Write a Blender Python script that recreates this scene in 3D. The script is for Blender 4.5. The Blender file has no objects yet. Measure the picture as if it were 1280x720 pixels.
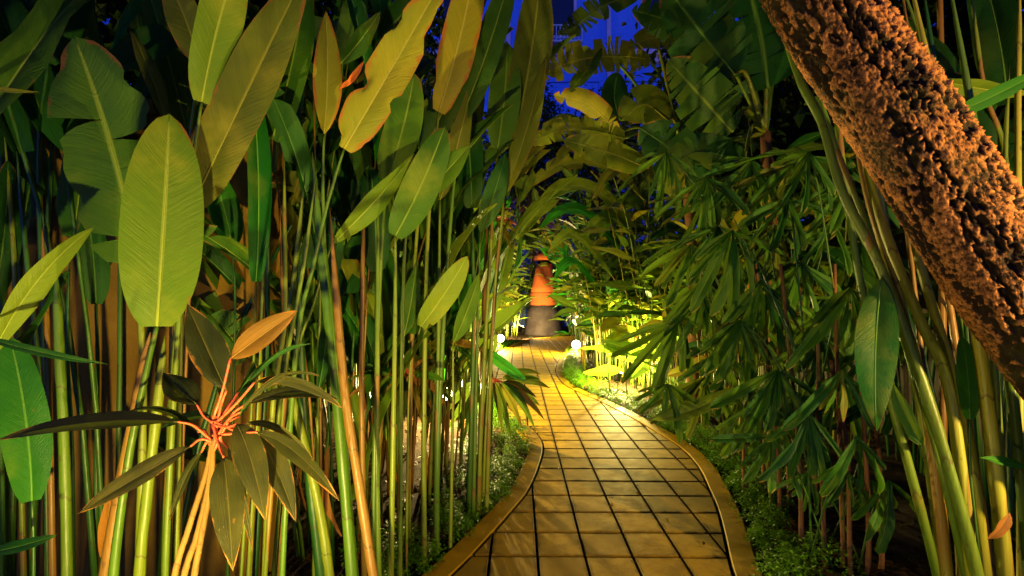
import bpy, math, random
from mathutils import Vector, Matrix, noise
R = math.radians
rnd = random.Random(7)
sc = bpy.context.scene
C = sc.collection

# ------------------------------------------------------------------ camera
F_PX = 565.0
CAM = Vector((0, 0, 1.64))
cd = bpy.data.cameras.new('camera'); cam = bpy.data.objects.new('camera', cd); C.objects.link(cam)
cd.sensor_width = 36; cd.lens = 36 * F_PX / 1280; cd.clip_start = 0.05; cd.clip_end = 500
cam.location = CAM; cam.rotation_euler = (R(90 + 1.82), 0, R(0.81))
sc.camera = cam
MC = cam.rotation_euler.to_matrix()
RT, UP, FW = MC @ Vector((1, 0, 0)), MC @ Vector((0, 1, 0)), MC @ Vector((0, 0, -1))
def at(px, py, Y):
    "world point at depth Y (metres in front of the viewpoint)"
    d = FW + RT * ((px - 640) / F_PX) + UP * ((360 - py) / F_PX)
    return CAM + d * (Y / d.y)

# ------------------------------------------------------------------ world: last blue light of dusk
w = bpy.data.worlds.new('World'); sc.world = w; w.use_nodes = True
nt = w.node_tree; bg = nt.nodes['Background']
sky = nt.nodes.new('ShaderNodeTexSky'); sky.sky_type = 'NISHITA'; sky.sun_disc = False
sky.sun_elevation = R(16.0); sky.sun_rotation = R(180)
tint = nt.nodes.new('ShaderNodeMix'); tint.data_type = 'RGBA'; tint.blend_type = 'MULTIPLY'
tint.inputs[0].default_value = 1; tint.inputs[7].default_value = (0.06, 0.125, 1.0, 1)
nt.links.new(sky.outputs[0], tint.inputs[6]); nt.links.new(tint.outputs[2], bg.inputs[0])
bg.inputs[1].default_value = 0.115

sc.view_settings.view_transform = 'Standard'; sc.view_settings.look = 'None'
sc.view_settings.exposure = 0.12; sc.view_settings.gamma = 1
sc.render.engine = 'CYCLES'
cy = sc.cycles
cy.use_denoising = True; cy.max_bounces = 4; cy.diffuse_bounces = 2; cy.glossy_bounces = 1
cy.use_adaptive_sampling = True; cy.adaptive_threshold = .025
cy.transmission_bounces = 3; cy.transparent_max_bounces = 2
cy.sample_clamp_indirect = 3.0; cy.sample_clamp_direct = 0; cy.caustics_reflective = False; cy.caustics_refractive = False
cy.use_light_tree = True

WARM = (1.0, 0.74, 0.20)
# lamps of the garden: (position, aim, watts, colour)
LAMPS = [
    # in view
    ('garden_spotlight', (1.78, 14.0, 0.34), (0.6, 9.0, 0.75), 800, (1, .74, .24), 'warm white garden spotlight glaring at the right kerb ahead'),
    ('garden_spotlight', (-0.62, 15.6, 0.40), (0.2, 10.0, 0.9), 640, (1, .74, .24), 'warm white garden spotlight glaring by the left kerb bend'),
    ('garden_spotlight', (0.12, 20.6, 0.46), (1.3, 23.5, 2.6), 1300, (1, .70, .30), 'small far spotlight aimed at the orange tower'),
    ('garden_spotlight', (1.82, 8.35, 0.32), (2.25, 9.2, 2.0), 1000, (1, .84, .26), 'uplight hidden in the backlit stems right of the path'),
    ('garden_spotlight', (-1.02, 6.2, 0.42), (-.9, 5.2, 1.0), 800, (1, .74, .26), 'uplight glowing white between the stems left of the path'),
]

# ------------------------------------------------------------------ materials
def newmat(name):
    m = bpy.data.materials.new(name); m.use_nodes = True
    t = m.node_tree; t.nodes.clear()
    return m, t, t.nodes, t.links
class NB:
    "tiny node builder"
    def __init__(s, t): s.t = t; s.n = t.nodes; s.l = t.links
    def put(s, sock, v):
        if isinstance(v, bpy.types.NodeSocket): s.l.new(v, sock)
        elif isinstance(v, (tuple, list)) and len(v) == 3 and sock.type == 'RGBA': sock.default_value = (*v, 1)
        else: sock.default_value = v
    def math(s, op, a, b=0.0, c=None):
        n = s.n.new('ShaderNodeMath'); n.operation = op; s.put(n.inputs[0], a); s.put(n.inputs[1], b)
        if c is not None: s.put(n.inputs[2], c)
        return n.outputs[0]
    def mix(s, f, a, b, mode='MIX'):
        n = s.n.new('ShaderNodeMix'); n.data_type = 'RGBA'; n.blend_type = mode
        s.put(n.inputs[0], f); s.put(n.inputs[6], a); s.put(n.inputs[7], b); return n.outputs[2]
    def noise(s, vec, scale, detail=3, rough=.55):
        n = s.n.new('ShaderNodeTexNoise'); n.inputs['Scale'].default_value = scale
        n.inputs['Detail'].default_value = detail; n.inputs['Roughness'].default_value = rough
        if vec is not None: s.l.new(vec, n.inputs['Vector'])
        return n.outputs[0]
    def smooth(s, x, a, b):
        n = s.n.new('ShaderNodeMapRange'); n.interpolation_type = 'SMOOTHSTEP'
        s.put(n.inputs[0], x); s.put(n.inputs[1], a); s.put(n.inputs[2], b); return n.outputs[0]
    def scale(s, vec, v):
        n = s.n.new('ShaderNodeVectorMath'); n.operation = 'MULTIPLY'; s.l.new(vec, n.inputs[0]); n.inputs[1].default_value = v
        return n.outputs[0]
    def coord(s, k):
        n = s.n.new('ShaderNodeTexCoord'); return n.outputs[k]
    def sep(s, v):
        n = s.n.new('ShaderNodeSeparateXYZ'); s.l.new(v, n.inputs[0]); return n.outputs
    def rand(s):
        return s.n.new('ShaderNodeObjectInfo').outputs['Random']
    def bump(s, h, strength, dist=.01):
        n = s.n.new('ShaderNodeBump'); n.inputs['Strength'].default_value = strength; n.inputs['Distance'].default_value = dist
        s.l.new(h, n.inputs['Height']); return n.outputs[0]
    def bsdf(s, col, rough=.5, spec=.3, normal=None, **kw):
        n = s.n.new('ShaderNodeBsdfPrincipled'); s.put(n.inputs['Base Color'], col); s.put(n.inputs['Roughness'], rough)
        n.inputs['Specular IOR Level'].default_value = spec
        for k, v in kw.items(): s.put(n.inputs[k.replace('_', ' ')], v)
        if normal is not None: s.l.new(normal, n.inputs['Normal'])
        return n.outputs[0]
    def out(s, sh):
        n = s.n.new('ShaderNodeOutputMaterial'); s.l.new(sh, n.inputs['Surface'])

def leaf_mat(name, ca, cb, rib, brown=.25, trans=.3, veins=150, gloss=.42, spec=.17, age=.55, dead=(.22, .09, .02), tcol=None, along=False):
    m, t, n, l = newmat(name); b = NB(t)
    uv = b.sep(b.coord('UV')); r = b.rand(); obj = b.coord('Object')
    u = b.math('MULTIPLY', b.math('ABSOLUTE', b.math('SUBTRACT', uv[0], .5)), 2.0); v = uv[1]
    ph = b.math('SUBTRACT', b.math('MULTIPLY', v, float(veins)), b.math('MULTIPLY', u, .13 * veins))
    if along: ph = b.math('MULTIPLY', u, float(veins))
    wob = b.noise(obj, 9.0, 2)
    cx = n.new('ShaderNodeCombineXYZ'); b.put(cx.inputs[0], b.math('MULTIPLY_ADD', ph, .55, b.math('MULTIPLY', wob, 2.5))); b.put(cx.inputs[1], b.math('MULTIPLY', uv[0], 1.2)); b.put(cx.inputs[2], b.math('MULTIPLY', r, 40.0))
    vein = b.math('MULTIPLY', b.math('SUBTRACT', b.noise(cx.outputs[0], 1.0, 3, .6), .5), 3.2)
    vein2 = b.math('MULTIPLY', b.math('SUBTRACT', b.noise(cx.outputs[0], 4.0, 2, .6), .5), 3.0)
    blot = b.noise(obj, 4.5, 5, .6)
    col = b.mix(b.math('ADD', b.math('MULTIPLY', r, .7), b.math('MULTIPLY', b.math('SUBTRACT', blot, .5), 1.3)), ca, cb)
    col = b.mix(b.math('MULTIPLY_ADD', vein, .22, .18), col, b.mix(1.0, col, (.35, .5, .3), 'MULTIPLY'))
    col = b.mix(b.math('MULTIPLY', b.smooth(b.noise(obj, 2.2, 4, .65), .52, .75), age), col, b.mix(.6, cb, (.42, .36, .03)))
    # freckles and scorched margins
    spk = b.smooth(b.noise(obj, 45.0, 3, .7), .64, .72)
    col = b.mix(b.math('MULTIPLY', spk, .45), col, b.mix(.5, cb, dead))
    edge = b.math('ADD', u, b.math('MULTIPLY', b.math('SUBTRACT', b.noise(obj, 7.0, 4, .7), .5), 1.1))
    edge = b.math('ADD', edge, b.math('MULTIPLY', b.smooth(v, .75, 1.0), .35))
    bf = b.math('MULTIPLY', b.smooth(edge, 1.18 - brown * .55, 1.36 - brown * .5), .9)
    col = b.mix(bf, col, dead)
    ribf = b.math('SUBTRACT', 1.0, b.smooth(u, .025, .07))
    col = b.mix(b.math('MULTIPLY', ribf, .8), col, rib)
    h = b.math('ADD', b.math('MULTIPLY', vein, .5), b.math('ADD', b.math('MULTIPLY', vein2, .22), b.math('MULTIPLY', b.noise(obj, 30.0, 3), .9)))
    nm = b.bump(h, .4, .006)
    p = b.bsdf(col, b.math('MULTIPLY_ADD', blot, .35, gloss - .14), spec, nm)
    tr = n.new('ShaderNodeBsdfTranslucent')
    b.put(tr.inputs[0], b.mix(.45, col, tcol or (.30, .42, .03))); l.new(nm, tr.inputs[1])
    ms = n.new('ShaderNodeMixShader'); ms.inputs[0].default_value = trans
    l.new(p, ms.inputs[1]); l.new(tr.outputs[0], ms.inputs[2]); b.out(ms.outputs[0])
    return m

def stem_mat(name, ca, cb, dry=(.20, .105, .017), dryness=.4, rough=.42):
    m, t, n, l = newmat(name); b = NB(t)
    uvv = b.coord('UV'); uv = b.sep(uvv); r = b.rand(); obj = b.coord('Object')
    st = b.noise(b.scale(obj, (60, 60, 2.0)), 1.0, 3)
    low = b.noise(b.scale(obj, (3, 3, 1.6)), 1.0, 3)
    col = b.mix(b.smooth(b.math('ADD', b.math('MULTIPLY', r, .6), b.math('MULTIPLY', low, .7)), .3, .9), ca, cb)
    col = b.mix(b.smooth(st, .45, .75), col, b.mix(.6, col, (.55, .5, .2), 'MULTIPLY'))
    dn = b.math('ADD', b.noise(b.scale(obj, (7, 7, 1.2)), 1.0, 2), b.math('MULTIPLY', r, .22))
    df = b.smooth(dn, .80 - .35 * dryness, .83 - .35 * dryness)
    col = b.mix(b.math('MULTIPLY', df, .9), col, b.mix(st, dry, b.mix(.5, dry, (.5, .4, .3), 'MULTIPLY')))
    sv = b.math('MULTIPLY_ADD', uv[1], 4.3, b.math('MULTIPLY_ADD', b.noise(b.scale(uvv, (3, 0, 0)), 1.0, 1), .25, b.math('MULTIPLY', r, 5.0)))
    wn = n.new('ShaderNodeTexWhiteNoise'); wn.noise_dimensions = '2D'; cc = n.new('ShaderNodeCombineXYZ')
    b.put(cc.inputs[0], b.math('FLOOR', sv)); b.put(cc.inputs[1], r); l.new(cc.outputs[0], wn.inputs['Vector'])
    sh = wn.outputs['Value']; fr = b.math('FRACT', sv)
    col = b.mix(b.math('MULTIPLY', b.smooth(sh, .45, 1.0), .5), col, b.mix(1.0, col, (.55, .62, .4), 'MULTIPLY'))
    pap = b.math('MULTIPLY', b.smooth(b.math('MULTIPLY_ADD', sh, dryness + .35, b.math('MULTIPLY', fr, .25)), .62, .68), .85)
    col = b.mix(pap, col, b.mix(st, dry, b.mix(.5, dry, (.45, .35, .25), 'MULTIPLY')))
    col = b.mix(b.math('MULTIPLY', b.math('SUBTRACT', 1.0, b.smooth(fr, .0, .035)), .75), col, (.05, .03, .008))
    spk = b.smooth(b.noise(b.scale(obj, (40, 40, 14)), 1.0, 2), .66, .72)
    col = b.mix(b.math('MULTIPLY', spk, .5), col, (.06, .035, .012))
    h = b.math('ADD', st, b.math('MULTIPLY', df, .8))
    b.out(b.bsdf(col, rough, .3, b.bump(h, .5, .005)))
    return m

def rough_mat(name, ca, cb, scale=8, rough=.9, bump=.5, dist=.01, spec=.06, fine=90):
    m, t, n, l = newmat(name); b = NB(t); obj = b.coord('Object')
    k = b.noise(obj, scale, 6, .62); f = b.noise(obj, fine, 4, .7)
    col = b.mix(b.smooth(k, .3, .72), ca, cb)
    col = b.mix(b.math('MULTIPLY', b.smooth(f, .55, .75), .35), col, b.mix(.7, col, (.3, .3, .3), 'MULTIPLY'))
    b.out(b.bsdf(col, rough, spec, b.bump(b.math('ADD', k, b.math('MULTIPLY', f, .6)), bump, dist)))
    return m

def emit_mat(name, col, strength):
    m, t, n, l = newmat(name); e = n.new('ShaderNodeEmission'); e.inputs[0].default_value = (*col, 1); e.inputs[1].default_value = strength
    NB(t).out(e.outputs[0]); return m

def tile_mat():
    m, t, n, l = newmat('ochre_paver'); b = NB(t); r = b.rand(); g = b.coord('Object')
    geo = n.new('ShaderNodeNewGeometry').outputs['Position']
    k = b.noise(geo, 9.0, 6, .68); f = b.noise(geo, 120.0, 3, .7); big = b.noise(geo, 1.7, 3)
    col = b.mix(r, (.28, .165, .003), (.40, .24, .005))
    col = b.mix(b.smooth(k, .40, .72), col, (.24, .15, .018))
    col = b.mix(b.math('MULTIPLY', b.smooth(big, .45, .7), .5), col, (.27, .19, .025))
    col = b.mix(b.math('MULTIPLY', b.smooth(f, .58, .72), .5), col, (.15, .09, .012))
    rg = b.math('MULTIPLY_ADD', k, .4, .5)
    gs = b.sep(g); ex = b.math('MAXIMUM', b.math('ABSOLUTE', gs[0]), b.math('ABSOLUTE', gs[1]))
    ed = b.smooth(b.math('ADD', ex, b.math('MULTIPLY', b.math('SUBTRACT', k, .5), .05)), .112, .146)
    col = b.mix(b.math('MULTIPLY', ed, .7), col, (.06, .04, .008))
    b.out(b.bsdf(col, rg, .06, b.bump(b.math('ADD', k, b.math('MULTIPLY', f, .35)), .45, .006)))
    return m

M = {}
YG, YG2 = (.085, .135, .012), (.17, .20, .022)
M['leaf'] = leaf_mat('heliconia_leaf', (.026, .095, .006), (.10, .20, .010), (.24, .34, .04), .3, age=.4)
M['leaf_pale'] = leaf_mat('pale_heliconia_leaf', (.11, .20, .012), (.22, .29, .018), (.34, .42, .06), .25, .3)
M['leaf_yellow'] = leaf_mat('yellowing_leaf', (.22, .25, .012), (.36, .30, .015), (.44, .42, .06), .7, .3, dead=(.36, .12, .015))
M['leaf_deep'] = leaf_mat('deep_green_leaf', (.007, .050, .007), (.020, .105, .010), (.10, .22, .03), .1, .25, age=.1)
M['leaf_emerald'] = leaf_mat('emerald_leaf', (.010, .115, .009), (.05, .22, .013), (.16, .38, .05), .12, .35, tcol=(.05, .42, .02))
M['leaf_olive'] = leaf_mat('olive_leaf', (.075, .10, .008), (.15, .16, .010), (.26, .26, .03), .5, .28)
M['leaf_dead'] = leaf_mat('dead_leaf', (.34, .14, .02), (.22, .08, .014), (.38, .2, .04), .6, .2, tcol=(.4, .2, .03))
M['leaf_far'] = leaf_mat('ginger_leaf', (.05, .14, .008), (.17, .27, .014), (.28, .37, .04), .2, .4)
M['leaf_cord'] = leaf_mat('cordyline_leaf', (.020, .028, .005), (.060, .052, .007), (.10, .09, .02), .45, .2, age=.18, veins=34, along=True, dead=(.40, .17, .03))
M['leaf_cord_red'] = leaf_mat('rusty_cordyline_leaf', (.20, .09, .012), (.28, .13, .014), (.32, .18, .04), .4, .25, veins=34, along=True, dead=(.40, .13, .02))
M['leaf_palm'] = leaf_mat('fan_palm_leaflet', (.008, .075, .004), (.06, .17, .006), (.12, .2, .02), .22, .3, veins=24, along=True, gloss=.36, spec=.2, age=.22, dead=(.36, .24, .04))
M['leaf_banana'] = leaf_mat('banana_leaf', (.10, .15, .008), (.24, .25, .012), (.36, .36, .05), .4, .35, dead=(.3, .15, .02))
M['leaf_small'] = leaf_mat('ground_cover_leaf', (.04, .17, .004), (.13, .27, .006), (.1, .16, .01), .0, .3, veins=5, age=.0, spec=.08)
M['leaf_tree'] = leaf_mat('tree_leaf', (.008, .028, .004), (.03, .055, .005), (.03, .05, .005), .0, .2, veins=5, age=.0)
M['stem'] = stem_mat('green_stem', (.055, .125, .007), (.15, .19, .011), dryness=.12)
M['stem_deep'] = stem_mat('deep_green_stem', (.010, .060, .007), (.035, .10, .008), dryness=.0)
M['stem_dry'] = stem_mat('dry_sheath_stem', (.13, .135, .012), (.21, .115, .014), dryness=.7)
M['stem_ochre'] = stem_mat('ochre_cane', (.22, .25, .016), (.33, .28, .02), dryness=.25)
M['petiole_red'] = stem_mat('red_petiole', (.60, .09, .04), (.66, .13, .05), dryness=0)
M['cane_brown'] = stem_mat('brown_cane', (.15, .08, .016), (.22, .12, .022), dryness=.6, rough=.8)
M['palm_cane'] = stem_mat('fibrous_palm_cane', (.07, .05, .014), (.15, .085, .02), dryness=.7, rough=.9, dry=(.17, .075, .02))
M['tile'] = tile_mat()
M['kerb'] = rough_mat('ochre_kerb', (.36, .215, .005), (.24, .14, .004), 4, .62, .3, .006)
M['joint'] = rough_mat('dark_joint', (.008, .006, .003), (.016, .011, .005), 20, .9)
M['soil'] = rough_mat('soil', (.022, .014, .008), (.055, .034, .018), 7, .95, .9, .03)
M['litter'] = leaf_mat('leaf_litter', (.07, .034, .008), (.13, .065, .014), (.09, .05, .015), .3, .1, age=.0, spec=.05)
M['stucco'] = rough_mat('ochre_stucco', (.24, .14, .020), (.15, .085, .012), 2.2, .9, .7, .008, fine=130)
M['stone_wall'] = rough_mat('dark_stone', (.05, .045, .03), (.09, .075, .05), 4, .9)
M['facade'] = rough_mat('blue_lit_wall', (.16, .36, .95), (.12, .30, .90), .5, .7, .1, .01)  # pale wall, the blue light falling on it is put into its colour
M['facade_trim'] = rough_mat('pale_trim', (.85, .62, .72), (.75, .55, .66), .7, .7, .1, .01)
M['glass'] = NB
def simple(name, col, rough, metal=0.0, spec=.4):
    m, t, n, l = newmat(name); b = NB(t)
    k = b.noise(b.coord('Object'), 14, 4)
    b.out(b.bsdf(b.mix(k, col, tuple(c * .7 for c in col)), rough, spec, None, Metallic=metal)); return m
M['glass'] = simple('dark_window_glass', (.02, .025, .05), .08)
M['black_metal'] = simple('black_metal', (.03, .03, .028), .45, .6)
M['white_metal'] = simple('white_metal', (.75, .75, .78), .5)
M['terracotta'] = rough_mat('terracotta', (.62, .165, .035), (.52, .13, .028), 1.5, .8, .2, .01)
M['terracotta_dark'] = rough_mat('dark_terracotta', (.54, .145, .032), (.44, .115, .026), 1.5, .8, .2, .01)
M['grey_stone'] = rough_mat('grey_stone', (.085, .070, .056), (.045, .037, .030), 1.8, .65, .3, .01)
M['lens'] = emit_mat('lit_lens', (1, .84, .52), 60)
def bark_mat():
    m, t, n, l = newmat('knobbly_bark'); b = NB(t); obj = b.coord('Object')
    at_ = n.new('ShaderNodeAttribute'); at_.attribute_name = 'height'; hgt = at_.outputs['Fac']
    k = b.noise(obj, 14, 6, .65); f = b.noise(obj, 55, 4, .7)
    col = b.mix(b.smooth(b.math('ADD', hgt, b.math('MULTIPLY', b.math('SUBTRACT', f, .5), .8)), .22, .60), (.020, .010, .003), (.64, .255, .065))  # crevice shade and knob highlights put into the colour by height
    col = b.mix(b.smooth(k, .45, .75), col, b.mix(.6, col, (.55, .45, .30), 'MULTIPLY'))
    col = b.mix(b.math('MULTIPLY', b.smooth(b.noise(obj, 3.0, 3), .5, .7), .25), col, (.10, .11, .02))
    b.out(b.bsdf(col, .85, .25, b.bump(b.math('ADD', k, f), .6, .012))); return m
M['bark'] = bark_mat()
M['tree_bark'] = rough_mat('tree_bark', (.07, .05, .03), (.11, .08, .045), 9, .9)
M['flower'] = leaf_mat('orange_bract', (.75, .16, .03), (.85, .22, .04), (.8, .25, .05), .1, .25, tcol=(.9, .3, .04))

# ------------------------------------------------------------------ object helpers
def mesh(name, verts, faces, uvs=None, smooth=True):
    me = bpy.data.meshes.new(name); me.from_pydata([tuple(v) for v in verts], [], faces); me.update()
    if uvs:
        ul = me.uv_layers.new(name='UV'); buf = []
        for lp in me.loops: buf.extend(uvs[lp.vertex_index])
        ul.data.foreach_set('uv', buf)
    if smooth: me.polygons.foreach_set('use_smooth', [True] * len(me.polygons))
    return me
def obj(name, me, mat, parent=None, kind=None, loc=None):
    o = bpy.data.objects.new(name, me); C.objects.link(o)
    if mat and not me.materials: me.materials.append(mat)
    if parent: o.parent = parent
    if loc is not None: o.location = loc
    if kind: o['kind'] = kind
    return o
def tag(o, label, cat, group=None):
    o['label'] = label; o['category'] = cat
    if group: o['group'] = group
    return o
def thing(name, label, cat, loc, group=None):
    o = bpy.data.objects.new(name, None); C.objects.link(o); o.location = loc; o.empty_display_size = .1
    return tag(o, label, cat, group)
class MB:
    "collects geometry for one mesh"
    def __init__(s): s.v = []; s.f = []; s.uv = []
    def add(s, v, f, uv=None):
        k = len(s.v); s.v += v; s.f += [tuple(i + k for i in q) for q in f]; s.uv += uv if uv else [(0, 0)] * len(v)
    def box(s, x0, x1, y0, y1, z0, z1):
        v = [Vector((x, y, z)) for z in (z0, z1) for y in (y0, y1) for x in (x0, x1)]
        s.add(v, [(0, 2, 3, 1), (4, 5, 7, 6), (0, 1, 5, 4), (2, 6, 7, 3), (0, 4, 6, 2), (1, 3, 7, 5)])
    def lathe(s, prof, n=20, c=(0, 0)):
        v = []; f = []
        for (r, z) in prof:
            for i in range(n):
                a = 2 * math.pi * i / n; v.append(Vector((c[0] + r * math.cos(a), c[1] + r * math.sin(a), z)))
        for j in range(len(prof) - 1):
            for i in range(n): f.append((j * n + i, j * n + (i + 1) % n, (j + 1) * n + (i + 1) % n, (j + 1) * n + i))
        f.append(tuple(range(n - 1, -1, -1))); f.append(tuple(range((len(prof) - 1) * n, len(prof) * n)))
        s.add(v, f)
    def tube(s, pts, rad, n=7, cap=True):
        v, f, uv = tube_geo(pts, rad, n); s.add(v, f, uv)
    def build(s, name, mat, parent=None, smooth=True, kind=None, org=None):
        vs = [v - org for v in s.v] if org is not None else s.v
        return obj(name, mesh(name, vs, s.f, s.uv, smooth), mat, parent, kind)

def frames(pts):
    T = []
    for i in range(len(pts)):
        a = pts[max(0, i - 1)]; b = pts[min(len(pts) - 1, i + 1)]; T.append((b - a).normalized())
    return T
def tube_geo(pts, rad, n=7):
    T = frames(pts); v = []; f = []; uv = []
    ref = Vector((0, 1, 0)) if abs(T[0].y) < .9 else Vector((1, 0, 0))
    S = (T[0].cross(ref)).normalized(); L = len(pts) - 1
    for i, (p, t) in enumerate(zip(pts, T)):
        S = (S - t * S.dot(t)).normalized(); B = t.cross(S)
        r = rad(i / L) if callable(rad) else (rad[i] if isinstance(rad, (list, tuple)) else rad)
        for k in range(n):
            a = 2 * math.pi * k / n; v.append(p + (S * math.cos(a) + B * math.sin(a)) * r); uv.append((k / n, i / L))
    for i in range(L):
        for k in range(n): f.append((i * n + k, i * n + (k + 1) % n, (i + 1) * n + (k + 1) % n, (i + 1) * n + k))
    f.append(tuple(range(n - 1, -1, -1))); f.append(tuple(range(L * n, L * n + n)))
    return v, f, uv
def spline(P, sub=5):
    "Catmull-Rom through the points"
    out = []; Q = [P[0] * 2 - P[1]] + list(P) + [P[-1] * 2 - P[-2]]
    for i in range(1, len(Q) - 2):
        a, b, c, d = Q[i - 1], Q[i], Q[i + 1], Q[i + 2]
        for k in range(sub):
            t = k / sub
            out.append(.5 * ((2 * b) + (c - a) * t + (2 * a - 5 * b + 4 * c - d) * t * t + (3 * b - a - 3 * c + d) * t ** 3))
    out.append(P[-1]); return out

PROF = {
    'paddle': lambda t: max(0.0, (1 - abs(2 * t - .92) ** 2.7 if t < .46 else 1 - ((t - .46) / .54) ** 2.1)) ** .62,
    'lance': lambda t: max(0.0, math.sin(math.pi * t ** .85)) ** .85,
    'slim': lambda t: max(0.0, math.sin(math.pi * (.04 + .96 * t) ** .7)) ** .75,
    'strap': lambda t: min(1.0, .12 + t * 2.2) * (1 - .25 * t) * (1 if t < .93 else .82 - (t - .93) * 6),
}
def leaf_geo(P, N, width, prof='paddle', fold=.18, ripple=.03, seed=0, ns=14, nc=3, splits=0, notch=0.0, rib=True):
    "leaf blade along the midrib points P; N faces the upper side; each half can be torn into lobes"
    rg = random.Random(seed); T = frames(P); n = len(P) - 1
    pf = PROF[prof]; v = []; f = []; uv = []
    def mid(t):
        x = min(max(t, 0), 1) * n; i = min(int(x), n - 1); k = x - i
        return P[i].lerp(P[i + 1], k), T[i].lerp(T[i + 1], k).normalized()
    ph = rg.random() * 6; fr = rg.uniform(7, 14)
    def pt(t, u, tw=0.0):
        c, tt = mid(t); S = tt.cross(N).normalized(); B = S.cross(tt)
        wv = width / 2 * pf(t)
        if notch: wv *= 1 - notch * abs(u) * max(0, noise.noise(Vector((t * 9 + seed, u * 2, seed * .7)))) * 1.6
        h = fold * wv * abs(u) * (1.25 - .75 * abs(u)) + ripple * width * abs(u) * math.sin(t * fr + ph + (2 if u < 0 else 0)) + tw * wv * u * u
        return c + S * (wv * u) + B * h
    for side in (-1, 1):
        cuts = [0.0] + sorted(rg.uniform(.08, .95) for _ in range(splits)) + [1.0]
        for a, b in zip(cuts, cuts[1:]):
            m = max(2, int(round((b - a) * ns))) if splits else ns
            gap = rg.uniform(.05, .42) if splits else 0; tw = rg.uniform(-.5, .45) if splits else 0
            k0 = len(v); mm = (a + b) / 2
            for i in range(m + 1):
                t0 = a + (b - a) * i / m
                for j in range(nc + 1):
                    u = j / nc; t = t0 + (mm - t0) * gap * u ** 1.5
                    v.append(pt(t, side * u, tw)); uv.append((.5 + .5 * side * u, t0))
            for i in range(m):
                for j in range(nc):
                    q = (k0 + i * (nc + 1) + j, k0 + i * (nc + 1) + j + 1, k0 + (i + 1) * (nc + 1) + j + 1, k0 + (i + 1) * (nc + 1) + j)
                    f.append(q if side > 0 else q[::-1])
    if rib:
        tv, tf, tuv = tube_geo(P, lambda t: width * .022 * (1 - .8 * t) + .0006, 5)
        k = len(v); v += tv; f += [tuple(i + k for i in q) for q in tf]; uv += [(.5, y) for x, y in tuv]
    return v, f, uv

def bez(a, c, b, n):
    return [a * (1 - t) ** 2 + c * 2 * t * (1 - t) + b * t * t for t in [i / n for i in range(n + 1)]]

# leaf library: base at origin, growing along +Z, upper side +Y, unit length and unit width
LIB = {}
for prof, wv in (('paddle', 6), ('lance', 5), ('slim', 5), ('strap', 5)):
    for k in range(wv):
        g = random.Random(k * 31 + len(prof))
        P = bez(Vector((0, 0, 0)), Vector((g.uniform(-.06, .06), -.03, .55)), Vector((g.uniform(-.1, .1), -g.uniform(.02, .34), .93)), 9)
        v, f, uv = leaf_geo(P, Vector((0, 1, 0)), .5, prof, fold=g.uniform(.1, .45), ripple=.035, seed=k, ns=9, nc=2,
                            splits=(g.choice([0, 0, 1, 3]) if prof == 'paddle' else 0), rib=False)
        v = [Vector((p.x * 2, p.y, p.z)) for p in v]
        LIB.setdefault(prof, []).append(('%s_leaf' % prof, v, f, uv))
LIBMESH = {}
def libmesh(prof, k, matname):
    key = (prof, k, matname)
    if key not in LIBMESH:
        nm, v, f, uv = LIB[prof][k]; me = mesh(nm, v, f, uv); me.materials.append(M[matname]); LIBMESH[key] = me
    return LIBMESH[key]
def leaf_matrix(base, d, nrm, L, W):
    d = d.normalized(); S = d.cross(nrm)
    if S.length < 1e-3: S = d.cross(Vector((1, .3, 0)))
    S.normalize(); B = S.cross(d)
    # columns: local x -> S*W, y -> B*L, z -> d*L
    m = Matrix.Identity(4)
    for i in range(3): m[i][0] = S[i] * W; m[i][1] = B[i] * L; m[i][2] = d[i] * L; m[i][3] = base[i]
    return m

class Plant:
    def __init__(s, name, label, cat, base, group=None, joined=False):
        s.base = Vector(base); s.root = thing(name, label, cat, base, group); s.joined = joined
        s.J = {}
    def leaf(s, prof, base, d, nrm, L, W, mat, g=rnd, name='leaf', parent=None):
        k = g.randrange(len(LIB[prof])); m = leaf_matrix(base - s.base, d, nrm, L, W)
        if s.joined:
            mb = s.J.setdefault(('foliage', mat), MB()); _, v, f, uv = LIB[prof][k]
            mb.add([m @ p for p in v], f, uv); return
        o = bpy.data.objects.new(name, libmesh(prof, k, mat)); C.objects.link(o); o.parent = parent or s.root
        o.matrix_local = m; return o
    def blade(s, P, N, width, mat, name='leaf', **kw):
        v, f, uv = leaf_geo(P, N, width, **kw)
        return obj(name, mesh(name, [p - s.base for p in v], f, uv), M[mat], s.root)
    def stem(s, pts, r0, r1, mat, name='stem', n=7, sub=6, parent=None, point=False):
        pts = spline(pts, sub) if len(pts) > 2 else [pts[0].lerp(pts[-1], i / 3) for i in range(4)]
        pts = [p - s.base for p in pts]
        kk = (pts[0].x * 37.1 + pts[-1].z * 11.3) % 1.0
        v, f, uv = tube_geo(pts, lambda t: (r0 + (r1 - r0) * t) * (1.07 - .14 * ((t * 4.3 + kk) % 1.0)) * (min(1, .12 + (1 - t) * 6) if point else 1), n)
        if s.joined:
            s.J.setdefault(('stem_cluster', mat), MB()).add(v, f, uv); return
        return obj(name, mesh(name, v, f, uv), M[mat], parent or s.root)
    def finish(s):
        for (nm, mat), mb in s.J.items():
            mb.build(nm, M[mat], s.root, kind='stuff')

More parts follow.
